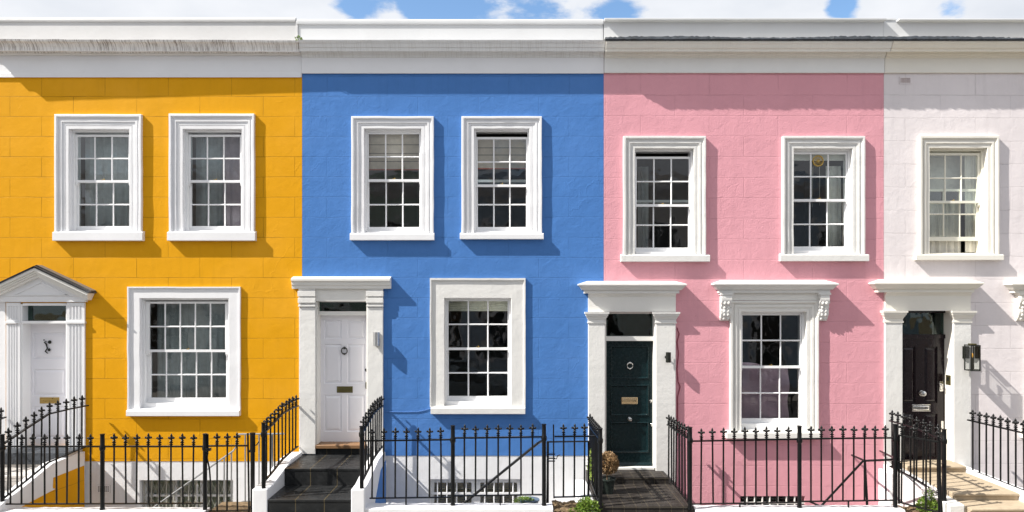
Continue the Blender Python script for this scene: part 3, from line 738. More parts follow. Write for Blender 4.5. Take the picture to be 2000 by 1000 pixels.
ce.prism_x([(-.001, Z(564)), (-.075, Z(564, -.075)), (-.08, Z(558, -.08)), (-.095, Z(556.5, -.095)), (-.10, Z(551, -.10)), (-.12, Z(549.5, -.12)), (-.13, Z(548, -.13)), (-.13, Z(543.5, -.13)), (-.001, Z(540))], xl, xr)
part('door_cornice', ce, m_trimw, hb, bevel=.004)
jm = MB(); jm.box(X(616) - .01, X(616) + .03, .0, .28, Z(880), Z(588)); jm.box(X(717) - .01, X(717) + .01, .0, .28, Z(880), Z(588)); jm.box(X(616) + .031, X(717) - .011, .10, .27, Z(616, .1), Z(608, .1)); jm.box(X(616) + .031, X(717) - .011, .01, .27, Z(590), Z(586))
part('door_frame', jm, m_trimw, hb, bevel=.004)
part('fanlight', MB().box(X(616) + .03, X(717, 0), .15, .156, Z(608, .1), Z(588, .1)), m_glass_dark, hb)
yd = .22; dx0, dx1 = X(622, yd), X(717, 0) - .012; pn = []
for (t, b) in ((625, 662), (672, 749), (771, 843)):
    for (l, r_) in ((633, 667.5), (678, 713)): pn.append((X(l, yd), X(r_, yd), Z(b, yd), Z(t, yd)))
db = door_leaf(hb, dx0, dx1, Z(868, yd), Z(613, yd), yd, pn, m_door_w)
ring_knocker(db, X(673, yd), Z(685, yd), yd, m_dark_metal, r=.048, tr=.009)
letter_box(db, X(658, yd), X(689, yd), Z(767, yd), Z(754.5, yd), yd, m_olive_brass)
keyhole(db, X(715, yd), Z(722, yd), yd, m_dark_metal, .022)
part('pull_plate', MB().box(X(714.5, yd), X(718, yd), yd - .03, yd - .001, Z(759, yd), Z(746, yd)), m_olive_brass, db, bevel=.006)
part('threshold', MB().box(X(618), X(717), -.08, .27, Z(876, -.06), Z(869, -.05)), m_oak, hb, bevel=.006)
part('threshold_riser', MB().box(X(618), X(717), -.02, .27, .74, Z(876, -.06) - .001), m_slate_tile, hb)
cb = MB(); cb.tube([(X(752), -.008, Z(804)), (X(790), -.008, Z(804.5)), (X(815), -.008, Z(804)), (X(830), -.008, Z(801)), (X(841), -.008, Z(797))], .005, 6)
part('cable', cb, m_bluecable, hb)

# ================================================================== PINK HOUSE
xa, xb = X(1179) + .002, X(1726)
hp = thing('terraced_house', ((xa + xb) / 2, 0, 0), 'rose pink terraced house with a dark green door', 'house', HG)
PG = dict(op=(1448, 609, 1575, 842), out=(1427, 587, 1600, 842), sill=(1420, 1604, 843, 857))
winsp = [dict(op=(1240, 290, 1355, 498), out=(1218, 266, 1379, 498), sill=(1213, 1387, 499, 511)), dict(op=(1550, 290, 1665, 497), out=(1529, 266, 1690, 497), sill=(1525, 1698, 498, 510)), PG]
holes = [grow(opening(*q['op'])) for q in winsp]
dr_p = (X(1182), X(1281), Z(916), Z(609)); 
bwp = (X(1446), X(1572), -1.2, Z(969))
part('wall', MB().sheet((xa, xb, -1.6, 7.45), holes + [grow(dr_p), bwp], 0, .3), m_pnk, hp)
q = winsp[0]; q['r'] = window_set(hp, q['op'], q['out'], q['sill'], lambda o, p: arch_upper(o, p, .065), m_rough, cols=3, m=.05, mb_=.13, mt=.07, drop=.075, sill_d=.09, wood=m_wood, glass=m_glass_clear)
q = winsp[1]; q['r'] = window_set(hp, q['op'], q['out'], q['sill'], lambda o, p: arch_upper(o, p, .065), m_rough, cols=3, m=.05, mb_=.14, mt=.07, sill_d=.09, glass=m_glass_clear)
q = winsp[2]; q['r'] = window_set(hp, q['op'], q['out'], q['sill'], lambda o, p: arch_upper(o, p, .065), m_trimw, cols=3, m=.055, mb_=.18, mt=.06, sill_d=.12, glass=m_glass_clear)
PPROF = [(0, 143), (-.03, 142.5), (-.03, 114), (-.05, 112.5), (-.06, 109), (-.085, 106), (-.10, 102), (-.14, 101), (-.22, 100.5), (-.225, 96.5), (-.24, 94), (-.25, 93.5), (-.27, 87), (-.29, 83.5), (-.295, 80), (0, 76)]
cornice('cornice', hp, xa + .004, xb - .004, PPROF, m_cornice_pink)
part('frieze', MB().box(xa + .003, xb - .003, -.034, -.0005, Z(143), Z(114)), paint('pink_house_frieze_paint', (.78, .775, .76)), hp)
def slate_edge(house, x0, x1):
    n = 120; vs = []; fs = []; ph = random.random() * 9
    for i in range(n + 1):
        x = x0 + (x1 - x0) * i / n; a = random.uniform(-.006, .006); b = .012 * math.sin(x * 2.1 + ph) + random.uniform(-.007, .007)
        vs += [(x, -.02, Z(79)), (x, -.31 + a, Z(79.5, -.31)), (x, -.325 + a, Z(76, -.32) ), (x, -.31 + a * 2, Z(72.3, -.3) + b), (x, -.02, Z(72.3, -.3) + .03)]
    for i in range(n):
        for j in range(4): fs.append((i * 5 + j, (i + 1) * 5 + j, (i + 1) * 5 + j + 1, i * 5 + j + 1))
    fs.append((0, 1, 2, 3, 4)); fs.append(tuple(range(n * 5, n * 5 + 5))[::-1])
    return part('slate_edging', MB().add(vs, fs), m_slate, house)
slate_edge(hp, xa - .01, xb - .003)
part('parapet', MB().box(xa + .0, xb - .002, .0, .26, 7.455, Z(38.5)), m_parap2, hp)
part('coping', MB().box(xa - .0, xb - .002, -.10, .3, Z(38.6, -.1), Z(35, -.1)), m_parap2, hp, bevel=.005)
shell(hp, xa, xb, floors=(3.62, .2))
bx0, bx1, bz0, bz1 = bwp
ww = MB()
n = 14; arc = [(bx0 + (bx1 - bx0) * i / n, bz1 - .045 + .05 * math.sin(math.pi * i / n)) for i in range(n + 1)]
ww.prism_y([(bx0, bz1 + .01)] + arc[::1] + [(bx1, bz1 + .01)], .03, .2) if False else None
for px in (1459, 1474, 1489, 1503.5, 1519, 1536, 1552): ww.tube([(X(px, .02), .02, bz0), (X(px, .02), .02, bz1 - .004)], .014, 8)
for py in (982, 988.5): ww.box(bx0, bx1, .008, .032, Z(py, .02) - .013, Z(py, .02) + .013)
bw = part('basement_window', ww, m_trimw, hp)
part('pane', MB().box(bx0, bx1, .2, .202, bz0, bz1), m_glass_dark, bw)
# door surround with Tuscan capitals
def moulded_cap(mb, a, b, yp, p0, p1):
    """stack of mouldings growing outwards between photo rows p0 (bottom) and p1 (top)"""
    rows = [(0, .012), (.12, .012), (.14, .004), (.34, .004), (.38, .014), (.46, .016), (.52, .026), (.62, .032), (.66, .042), (.82, .046), (.84, .058), (1.0, .06)]
    za_, zb_ = Z(p0, yp), Z(p1, yp)
    for i in range(len(rows) - 1):
        (t0, e0), (t1, e1) = rows[i], rows[i + 1]
        z0_, z1_ = za_ + (zb_ - za_) * t0, za_ + (zb_ - za_) * t1
        if z1_ - z0_ < 1e-4: continue
        vs = [(a - e0, -.001, z0_), (a - e0, yp - e0, z0_), (b + e0, yp - e0, z0_), (b + e0, -.001, z0_), (a - e1, -.001, z1_), (a - e1, yp - e1, z1_), (b + e1, yp - e1, z1_), (b + e1, -.001, z1_)]
        mb.add(vs, [(0, 1, 5, 4), (1, 2, 6, 5), (2, 3, 7, 6)])
    e = rows[0][1]; mb.add([(a - e, -.001, za_), (a - e, yp - e, za_), (b + e, yp - e, za_), (b + e, -.001, za_)], [(0, 1, 2, 3)])
    e = rows[-1][1]; mb.add([(a - e, -.001, zb_), (a - e, yp - e, zb_), (b + e, yp - e, zb_), (b + e, -.001, zb_)], [(0, 1, 2, 3)])
def hood(house, name, l, r_, p=.21, mat=None, rows=(573, 567, 561, 556, 549), hip=.16):
    """projecting hood with hipped weathering; l and r_ are the front corners in photo columns"""
    r0, r1, r2, r3, r4 = rows
    xl, xr = X(l, -p), X(r_, -p); d = .7 * p
    lay = [(p - .10, Z(r0, -p + .1), .10), (p - .10, Z(r1, -p + .1), .10), (p - .07, Z(r1 - .6, -p + .07), .07), (p - .04, Z(r2, -p + .04), .035), (p - .012, Z(r3 + 1.5, -p), .008), (p, Z(r3 + 1, -p), 0), (p, Z(r3 - 1.2, -p), 0)]
    vs = []; fs = []
    for (yy, z, e) in lay: vs += [(xl + e, -.001, z), (xl + e, -yy, z), (xr - e, -yy, z), (xr - e, -.001, z)]
    vs += [(xl + hip, -.001, Z(r4, 0)), (xl + hip, -.04, Z(r4, -.04)), (xr - hip, -.04, Z(r4, -.04)), (xr - hip, -.001, Z(r4, 0))]
    m = len(lay) + 1
    for i in range(m - 1):
        for k in range(3): fs.append((i * 4 + k, i * 4 + k + 1, (i + 1) * 4 + k + 1, (i + 1) * 4 + k))
    fs.append((0, 1, 2, 3)); fs.append((m * 4 - 4, m * 4 - 3, m * 4 - 2, m * 4 - 1))
    return part(name, MB().add(vs, fs), mat, house)
yp = -.05
for (a, b) in ((X(1149, yp), X(1182, yp)), (X(1281, yp), X(1320, yp))):
    part('pilaster', MB().box(a, b, yp, -.001, .3, Z(632, yp)), m_rough, hp, bevel=.008)
    c = MB(); moulded_cap(c, a, b, yp, 631.5, 609.5); part('pilaster_capital', c, m_rough, hp)
fr = MB(); fr.prism_x([(-.001, Z(609)), (-.045, Z(609, -.045)), (-.045, Z(580, -.045)), (-.06, Z(577, -.06)), (-.075, Z(574.5, -.075)), (-.10, Z(573, -.10)), (-.001, Z(572))], X(1149, -.045), X(1320, -.045))
part('door_frieze', fr, m_trimw, hp)
hood(hp, 'door_hood', 1130, 1342, mat=m_rough)
yd = .14
jm = MB(); jm.box(X(1182) - .01, X(1182) + .02, .02, .28, .3, Z(609)); jm.box(X(1281) - .028, X(1281, 0) + .01, .0, .28, .3, Z(609)); jm.box(X(1182) + .021, X(1281) - .029, .05, .25, Z(666, .05), Z(657, .05)); jm.box(X(1182) + .021, X(1281) - .029, .05, .25, Z(613), Z(608))
part('door_frame', jm, m_trimw, hp, bevel=.004)
part('fanlight', MB().box(X(1182), X(1280), .15, .156, Z(657, .05), Z(610)), m_glass_dark, hp)
pn = [(X(1192, yd), X(1267, yd), Z(b, yd), Z(t, yd)) for t, b in ((675, 740), (751, 812), (824, 884))]
BOL = [(0, yd), (.004, yd - .012), (.012, yd - .016), (.022, yd - .012), (.026, yd - .002), (.034, yd + .008)]
dp = door_leaf(hp, X(1182, yd) + .002, X(1278.5, yd), Z(910, yd), Z(664, yd), yd, pn, m_green_door, prof=BOL)
ring_knocker(dp, X(1230, yd), Z(714, yd), yd, m_chrome, r=.046, tr=.008)
letter_box(dp, X(1214, yd), X(1245, yd), Z(789, yd), Z(776, yd), yd, simple('polished_brass_plate', (.80, .60, .36), .2, .95))
knob(dp, X(1229.5, yd), Z(818.5, yd), yd, m_chrome, .035)
keyhole(dp, X(1271, yd), Z(783, yd), yd, m_chrome, .022); keyhole(dp, X(1273, yd), Z(829, yd), yd, m_chrome, .02)
part('weather_board', MB().prism_x([(yd - .002, Z(903, yd)), (yd - .03, Z(908, yd)), (yd - .03, Z(911, yd)), (yd - .002, Z(911, yd))], X(1184, yd), X(1277, yd)), m_green_door, dp)
part('threshold', MB().box(X(1183), X(1281), .0, .3, Z(919, 0), Z(913.5, 0)), m_trimw, hp, bevel=.006)
cb = MB(); pts = [(1322, 640), (1326, 652), (1322, 668), (1325, 690), (1322, 720), (1324, 745), (1328, 755), (1323, 775), (1323, 850)]
cb.tube([(X(a), -.012, Z(b)) for a, b in pts], .008, 6)
part('cable', cb, m_redcable, hp)
# window hood and consoles
hood(hp, 'window_hood', 1395.5, 1639, mat=m_rough, rows=(572, 566, 560, 555, 547), p=.21)
fz = MB().box(X(1428, -.05), X(1599, -.05), -.055, -.001, Z(586.5, -.05), Z(572, -.05)); part('window_frieze', fz, m_trimw, hp)
def console(house, l, r_, mat):
    mb = MB(); x0, x1 = X(l, -.1), X(r_, -.1)
    prof = [(-.13, 574), (-.145, 580), (-.14, 588), (-.11, 596), (-.09, 602), (-.10, 607), (-.095, 614), (-.06, 622), (-.02, 627)]
    poly = [(-.001, Z(574, -.1))] + [(y, Z(p, -.1)) for y, p in prof] + [(-.001, Z(627, -.1))]
    mb.prism_x(poly, x0 + .012, x1 - .012)
    mb.box(x0 - .008, x1 + .008, -.15, -.001, Z(576, -.1), Z(572, -.1))
    xc = (x0 + x1) / 2
    for k, (y, p, r) in enumerate([(-.125, 581, .036), (-.13, 590, .034), (-.105, 599, .03), (-.092, 606, .028), (-.09, 613, .026), (-.06, 620, .022)]):
        mb.lathe([(.002, x0), (r, x0 + .004), (r * .9, x0 + .02), (r * .6, xc), (r * .9, x1 - .02), (r, x1 - .004), (.002, x1)], (0, y + .03, Z(p, -.1)), 12, 'x')
        for sx in (-1, 1): mb.ball((xc + sx * .03, y - .0, Z(p + 2, -.1)), .02 + .004 * (k % 2), 8, (1, .8, 1.3))
    return part('console_bracket', mb, mat, house)
console(hp, 1407.5, 1430, m_rough); console(hp, 1599, 1620, m_rough)
# ================================================================== CREAM HOUSE
xa, xb = X(1726) + .002, X(2310)
hc = thing('terraced_house', ((xa + xb) / 2, 0, 0), 'pale pinkish cream terraced house with a glossy black door', 'house', HG)
C1 = dict(op=(1815, 289, 1928, 497), out=(1797, 265, 1952, 497), sill=(1790, 1961, 497, 508))
SH = 582
C2 = dict(op=(1448 + SH, 609, 1575 + SH, 842), out=(1427 + SH, 587, 1600 + SH, 842), sill=(1420 + SH, 1604 + SH, 843, 857))
holes = [grow(opening(*C1['op'])), grow(opening(*C2['op']))]
dr_c = (X(1763), X(1862), .6, Z(607))
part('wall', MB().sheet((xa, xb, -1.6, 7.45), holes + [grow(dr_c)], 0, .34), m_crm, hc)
C1['r'] = window_set(hc, C1['op'], C1['out'], C1['sill'], lambda o, p: arch_upper(o, p, .065), m_crtrim, cols=3, m=.075, mb_=.10, mt=.095, lift=.20, sill_d=.085, wood=m_cream_wood, glass=m_glass_clear)
C2['r'] = window_set(hc, C2['op'], C2['out'], C2['sill'], lambda o, p: arch_upper(o, p, .065), m_crtrim, cols=3, m=.055, mb_=.18, mt=.06, sill_d=.12, wood=m_cream_wood)
cornice('cornice', hc, xa + .004, xb, PPROF, m_cornice_crm)
part('frieze', MB().box(xa + .003, xb, -.034, -.0005, Z(143), Z(114)), m_crtrim, hc)
slate_edge(hc, xa, xb)
part('parapet', MB().box(xa + .0, xb, .0, .26, 7.455, Z(38.5)), m_parap2, hc)
cp = MB(); cp.box(xa, X(1750), -.012, .3, Z(40), Z(36, 0)); cp.box(X(1750) + .001, xb, -.10, .3, Z(39.2, -.1), Z(36, -.1))
part('coping', cp, m_parap2, hc, bevel=.005)
shell(hc, xa, xb, floors=(3.62, .55))
air_vent(hc, X(1756), X(1780), Z(164), Z(150), m_crm, 8, 5, simple('rust_vent_hole', (.25, .12, .10), .9), 0)
yp = -.05
for (a, b) in ((X(1729, yp), X(1763, yp)), (X(1863, yp), X(1897, yp))):
    part('pilaster', MB().box(a, b, yp, -.001, .5, Z(630, yp)), m_crtrim if False else m_rough, hc, bevel=.006)
    c = MB(); moulded_cap(c, a, b, yp, 630, 607); part('pilaster_capital', c, m_crtrim, hc)
fr = MB(); fr.prism_x([(-.001, Z(607)), (-.045, Z(607, -.045)), (-.045, Z(578, -.045)), (-.06, Z(575, -.06)), (-.075, Z(572.5, -.075)), (-.10, Z(571, -.10)), (-.001, Z(570))], X(1729, -.045), X(1896, -.045))
part('door_frieze', fr, m_crtrim, hc)
hood(hc, 'door_hood', 1708.5, 1923, mat=m_crtrim, rows=(571, 564.5, 559, 553.5, 546))
hood(hc, 'window_hood', 1395.5 + SH, 1639 + SH, mat=m_crtrim, rows=(572, 566, 560, 555, 547))
console(hc, 1407.5 + SH, 1430 + SH, m_crtrim); console(hc, 1599 + SH, 1620 + SH, m_crtrim)
part('window_frieze', MB().box(X(1428 + SH, -.05), X(1599 + SH, -.05), -.055, -.001, Z(586.5, -.05), Z(572, -.05)), m_crtrim, hc)
yd = .24
rv = MB(); rv.box(X(1863) - .014, X(1863), .0, .34, .6, Z(607)); part('door_reveal', rv, m_crtrim, hc)
jm = MB(); xr_ = X(1845, yd); jm.box(xr_ - .0, xr_ + .035, yd - .04, yd + .08, .6, Z(609)); jm.box(X(1763), xr_, yd - .03, yd + .08, Z(661, yd), Z(653, yd)); jm.box(X(1763), X(1763) + .03, yd - .03, yd + .08, .6, Z(609)); jm.box(X(1763), xr_, yd - .03, yd + .08, Z(612), Z(607))
part('door_frame', jm, m_black_door, hc, bevel=.004)
part('fanlight', MB().box(X(1763) + .03, xr_, yd + .02, yd + .026, Z(653, yd), Z(610)), m_glass_dark, hc)
pn = []
for (t, b) in ((677, 787), (808, 892)):
    for (l, r_) in ((1762, 1788), (1805, 1831)): pn.append((X(l, yd), X(r_, yd), Z(b, yd), Z(t, yd)))
xl_ = X(1763) + .03
pn = [(max(p[0], xl_ + .02), p[1], p[2], p[3]) for p in pn]
dc = door_leaf(hc, xl_, xr_ - .002, Z(903, yd), Z(661, yd), yd, pn, m_black_door, prof=[(0, yd), (.006, yd + .02), (.014, yd + .022), (.05, yd + .004), (.055, yd + .003)])
knob(dc, X(1800, yd), Z(768, yd), yd, m_chrome, .05); 
lb = letter_box(dc, X(1781, yd), X(1817, yd), Z(803, yd), Z(790, yd), yd, m_chrome)
hn = MB(); hn.box(X(1834, yd), X(1841, yd), yd - .02, yd, Z(764, yd), Z(745, yd)); hn.tube([(X(1838, yd), yd - .02, Z(750, yd)), (X(1836, yd), yd - .05, Z(752, yd)), (X(1839, yd), yd - .055, Z(762, yd))], .012, 8)
part('door_handle', hn, m_chrome, dc, bevel=.003)
part('lower_lock', MB().box(X(1837, yd), X(1842, yd), yd - .015, yd, Z(845, yd), Z(822, yd)), m_chrome, dc, bevel=.003)
db_ = MB().box(X(1863) - .02, X(1863) - .014, .06, .19, Z(752, .1), Z(733, .1)); bo = part('doorbell', db_, m_olive_brass, hc)
part('bell_button', MB().box(X(1863) - .026, X(1863) - .0205, .10, .15, Z(744, .1), Z(737, .1)), m_dark_metal, bo)

# ------------------------------------------------------------------ things behind the windows
(gx0, gx1, gz0, gz1, zm) = wins[0]['r'][1]
curtain(gx0 - .03, gx1 + .03, gz0 - .05, gz1 + .04, .36, m_net, 'grey net curtain in the left upstairs window of the yellow house', 7, .012)
(gx0, gx1, gz0, gz1, zm) = wins[1]['r'][1]
curtain(gx0 - .03, gx0 + .6, gz0 - .05, gz1 + .04, .36, m_net, 'grey net curtain in the right upstairs window of the yellow house', 4, .012)
curtain(gx0 + .45, gx1 + .06, gz0 - .05, gz1 + .04, .30, m_netwarm, 'mauve grey curtain at the right side of the second yellow upstairs window', 3, .012, 'side_curtain')
(gx0, gx1, gz0, gz1, zm) = wins[2]['r'][1]
curtain(gx0 - .03, gx1 + .03, gz0 - .05, gz1 + .04, .42, m_net, 'wide grey net curtain in the ground floor window of the yellow house', 12, .010)
(gx0, gx1, gz0, gz1, zm) = winsb[0]['r'][1]
blind(gx0 - .02, gx1 + .02, Z(330, .21), gz1 + .02, .21, m_taupe, 'taupe blind with red hem in the left upstairs blue house window', m_red)
(gx0, gx1, gz0, gz1, zm) = winsb[1]['r'][1]
blind(gx0 - .02, gx1 + .02, Z(328, .21), gz1 - .06, .21, m_taupe, 'taupe blind with red hem in the right upstairs blue house window', m_red)
(gx0, gx1, gz0, gz1, zm) = winsb[2]['r'][1]
blind(gx0 - .02, gx1 + .02, Z(605, .21), gz1 + .02, .21, m_cream_blind, 'short cream blind at the top of the blue house ground floor window', None)
(gx0, gx1, gz0, gz1, zm) = winsp[1]['r'][1]
blind(gx0 - .02, gx1 + .02, Z(311, .21), gz1 + .02, .21, m_grey_blind, 'short pale grey blind in the right upstairs pink house window', None)
wi = winsp[1]['r'][0]; vx, vz = X(1598.5, .1), Z(314, .1)
vt = MB(); rr = .083
vt.tube([(vx + rr * math.cos(a), .112, vz + rr * math.sin(a)) for a in [2 * math.pi * k / 28 for k in range(29)]], .011, 6)
for k in range(8): a = math.pi * k / 8; vt.box(-.0, .0, 0, 0, 0, 0) if False else vt.tube([(vx + rr * math.cos(a), .108, vz + rr * math.sin(a)), (vx - rr * math.cos(a), .108, vz - rr * math.sin(a))], .0035, 5)
vt.lathe([(.02, .10), (.02, .112)], (vx, 0, vz), 12, 'y')
part('round_vent', vt, simple('gold_plastic_vent', (.50, .33, .07), .4), wi)
part('vent_cord', MB().tube([(vx - .05, .2, vz - .08), (vx - .06, .2, vz - .75)], .003, 5).tube([(vx + .06, .2, vz - .08), (vx + .06, .2, vz - .72)], .003, 5), m_cream_fab, wi)
(gx0, gx1, gz0, gz1, zm) = winsp[1]['r'][1]
curtain(gx1 - .22, gx1 + .03, gz0 - .05, gz1 - .15, .36, m_grey_blind, 'narrow pale curtain at the right of the pink house upstairs window', 2, .015, 'side_curtain')
(gx0, gx1, gz0, gz1, zm) = winsp[0]['r'][1]
curtain(gx0 + .12, gx0 + .3, gz0 - .05, gz1 - .1, .7, m_net, 'thin bluish curtain inside the left upstairs pink house window', 2, .02, 'side_curtain')
(gx0, gx1, gz0, gz1, zm) = PG['r'][1]
n = 24; vs = []; fs = []                                        # mauve sheet draped over something inside
for i in range(n + 1):
    for j in range(n + 1):
        u, v = i / n, j / n
        zt = zm + .02 + .04 * math.sin(u * 5 + 1)
        sag = .10 * math.sin(u * math.pi) * (1 - v)
        vs.append((gx0 + .02 + (gx1 - gx0 - .12) * u, .33 + .04 * math.sin(u * 9 + v * 3) * v + .04 * math.sin(v * 11 + u * 4) + .12 * (u - .5) ** 2 - sag, gz0 - .08 + (zt - gz0 + .08) * v))
for i in range(n):
    for j in range(n): a = i * (n + 1) + j; fs.append((a, a + n + 1, a + n + 2, a + 1))
mb = MB().add(vs, fs); mb.add([(x, y + .004, z) for x, y, z in vs], fs)
tag(part('dust_sheet', mb, m_mauve), 'mauve sheet draped inside the pink house ground floor window', 'cloth')
(gx0, gx1, gz0, gz1, zm) = C1['r'][1]
curtain(gx0 - .03, gx1 - .17, C1['r'][2][2] + .03, Z(395, .3), .28, m_cream_fab, 'pleated cream cafe curtain in the cream house upstairs window', 6, .016, 'cafe_curtain')
blind(gx0 - .02, gx1 + .02, Z(368, .42), gz1 + .02, .42, m_grey_blind, 'pale blind behind the cream house upstairs window', None)
curtain(gx1 - .13, gx1 + .03, gz0 - .05, gz1 + .05, .24, m_cream_fab, 'cream side curtain at the right of the cream house window', 2, .01, 'side_curtain')

# ------------------------------------------------------------------ front steps
FS = 'front door steps'
def flight(label, x0, x1, levels, mat, xw0=None, lip=0, rights=None):
    """levels: [(z, y_back, y_front)...] from the door outwards"""
    t = thing('front_steps', ((x0 + x1) / 2, levels[-1][2], 0), label, 'steps', FS)
    for k_, (z, y1, y0) in enumerate(levels):
        if rights: x1 = rights[k_]
        if lip: part('tread', MB().prism_x([(y1, z), (y0 + .01, z), (y0 - lip, z - .008), (y0 - lip, z - .035), (y0, z - .045), (y1, z - .045)], x0, x1), mat, t, bevel=.006); part('riser', MB().box(x0, x1, y0 + .004, y1, z - .30, z - .046), mat, t)
        else: part('tread', MB().box(x0, x1, y0 - .008, y1, z - .03, z), mat, t, bevel=.003); part('riser', MB().box(x0, x1, y0, y1, -.3 if (z, y1, y0) == levels[-1] else z - .3, z - .031), mat, t)
    return t
def side_wall(t, poly, x0, x1, mat, name='side_wall', bev=.012):
    return part(name, MB().prism_x(poly, x0, x1), mat, t, bevel=bev)
# blue house steps
tb_ = flight('black slate tiled steps with gold grout to the blue house door', -3.395, -2.24, [(.75, -.02, -.99), (.497, -.99, -1.75), (.25, -1.75, -2.1), (.0, -2.1, -2.4)][:3], m_slate_tile)
wl_ = [(-.05, .80), (-.60, .80), (-1.48, .646), (-1.76, .642), (-1.76, -.3), (-.05, -1.5)]
side_wall(tb_, wl_, -3.61, -3.398, m_white)
side_wall(tb_, wl_, -2.237, -2.05, m_white)
part('blue_cheek', MB().prism_x([(-.06, .66), (-.5, .60), (-1.0, .2), (-1.4, -.3), (-1.4, -1.5), (-.06, -1.5)], -2.0499, -2.04), m_blu, tb_)
# yellow house steps (splayed)
ty = flight('pale tiled steps with dark nosing to the yellow house door', -8.2, -6.95, [(.85, .1, -.40), (.63, -.40, -.95), (.42, -.95, -1.5), (.2, -1.5, -2.0)], m_pale_tile, rights=(-6.99, -7.06, -7.14, -7.2))
part('dark_nosing', MB().box(-8.2, -7.0, -.43, -.405, .68, .8505).box(-8.2, -7.0, -.43, .1, .8505, .858), m_slate, ty)
def splay(mb, path, w_in, zb=-1.5):
    """wall following path [(x, y, ztop)...]; w_in = thickness towards -x"""
    n = len(path); vs = []; fs = []
    for (x, y, z) in path: vs += [(x, y, zb), (x, y, z), (x - w_in, y, z), (x - w_in, y, zb)]
    for i in range(n - 1):
        for k in range(4): fs.append((i * 4 + k, i * 4 + (k + 1) % 4, (i + 1) * 4 + (k + 1) % 4, (i + 1) * 4 + k))
    fs.append((0, 1, 2, 3)); fs.append(tuple(range(n * 4 - 4, n * 4))[::-1]); mb.add(vs, fs)
sw = MB(); splay(sw, [(-6.93, -.03, .80), (-6.971, -.35, .79), (-7.019, -.72, .765), (-7.081, -1.2, .58), (-7.15, -1.74, .39)], .17)
part('side_wall', sw, m_white, ty, bevel=.01)
ck = MB()
def on_wall(px, py, e=.004):
    u = (px - VX) / PX; k = (.9975 * u + 6.93) / (.1425 * u - .22); y = -.03 - 1.71 * k
    return (-6.93 - .22 * k + e, y, Z(py, y))
cpts = [on_wall(*q) for q in ((164.5, 909), (104, 933), (103, 953), (108, 955), (38, 992), (36, 1060), (165, 1060))]
nn = len(cpts); ck.add(cpts + [(x - .02, y, z) for x, y, z in cpts], [tuple(range(nn)), tuple(range(2 * nn - 1, nn - 1, -1))] + [(i, (i + 1) % nn, (i + 1) % nn + nn, i + nn) for i in range(nn)])
part('yellow_cheek', ck, m_yel, ty)
# pink house steps
tp = flight('brown quarry tiled landing and step to the pink house door', 1.20, 2.455, [(.49, .1, -.46), (.387, -.46, -1.69), (.20, -1.69, -2.05)], m_brown_tile)
side_wall(tp, [(-.05, .37), (-1.68, .37), (-1.68, -.3), (-.05, -1.5)], 2.456, 2.55, m_brown_tile, bev=.004)
side_wall(tp, [(-.05, .35), (-1.4, .35), (-1.85, .30), (-1.85, -.3), (-.05, -1.5)], 1.02, 1.197, m_white)
# cream house steps
tcm = flight('buff sandstone steps to the black door of the cream house', 6.25, 7.175, [(.635, .1, -.34), (.537, -.34, -1.56), (.435, -1.56, -1.95), (.22, -1.95, -2.3)], m_sand, lip=.02)
side_wall(tcm, [(-.03, .60), (-.5, .56), (-1.0, .53), (-1.5, .47), (-1.84, .45), (-1.84, -.3), (-.03, -1.5)], 6.02, 6.248, m_rough, bev=.02)
side_wall(tcm, [(-.03, .585), (-1.9, .575), (-1.9, -.3), (-.03, -1.5)], 7.178, 7.33, m_white)
part('return_wall', MB().box(5.96, 6.018, -.35, -.002, -1.5, .52), m_white, tcm, bevel=.01)

# ------------------------------------------------------------------ front plinth walls
def plinth(x0, x1, z, label, y0=FY - .14, y1=FY + .13):
    n = 30; vs = []; fs = []
    for i in range(n + 1):
        x = x0 + (x1 - x0) * i / n; a, b, c = (random.uniform(-.004, .004) for _ in range(3))
        vs += [(x, y0, -.3), (x, y0 + a * .6, z - .02 + b), (x, y0 + .018, z + b), (x, y1 - .015, z + c), (x, y1 + a, z - .015), (x, y1, -1.6)]
    for i in range(n):
        for j in range(6): fs.append((i * 6 + j, (i + 1) * 6 + j, (i + 1) * 6 + (j + 1) % 6, i * 6 + (j + 1) % 6))
    fs.append(tuple(range(6))); fs.append(tuple(range(n * 6, n * 6 + 6))[::-1])
    return tag(part('low_wall', MB().add(vs, fs), m_white), label, 'wall', 'low white walls under the front railings')
plinth(-7.13, X(404, FY), .315, 'low white wall under the yellow house front railing')
plinth(-2.048, X(1079, FY), .375, 'low white wall under the blue house front railing')
plinth(2.56, X(1758, FY), .345, 'low white wall under the pink house front railing')
# soil beds and gate landings
struct('soil', MB().box(X(404, FY) + .005, -3.62, FY - .12, FY + .55, -.3, .27), m_soil)
def soil_bed(x0, x1, y0, y1, z):
    n = 24; vs = []; fs = []
    for i in range(n + 1):
        for j in range(n + 1):
            vs.append((x0 + (x1 - x0) * i / n, y0 + (y1 - y0) * j / n, z + random.uniform(-.012, .012) + .02 * math.sin(i * .5) * math.sin(j * .6)))
    for i in range(n):
        for j in range(n): a = i * (n + 1) + j; fs.append((a, a + n + 1, a + n + 2, a + 1))
    mb = MB().add(vs, fs); mb.box(x0, x1, y0, y1, -1.5, z - .03)
    struct('soil', mb, m_soil)
soil_bed(X(1079, FY) + .01, 1.015, FY - .14, FY + .35, .33)
soil_bed(X(1758, FY) + .01, 6.015, FY - .14, FY + .3, .28)

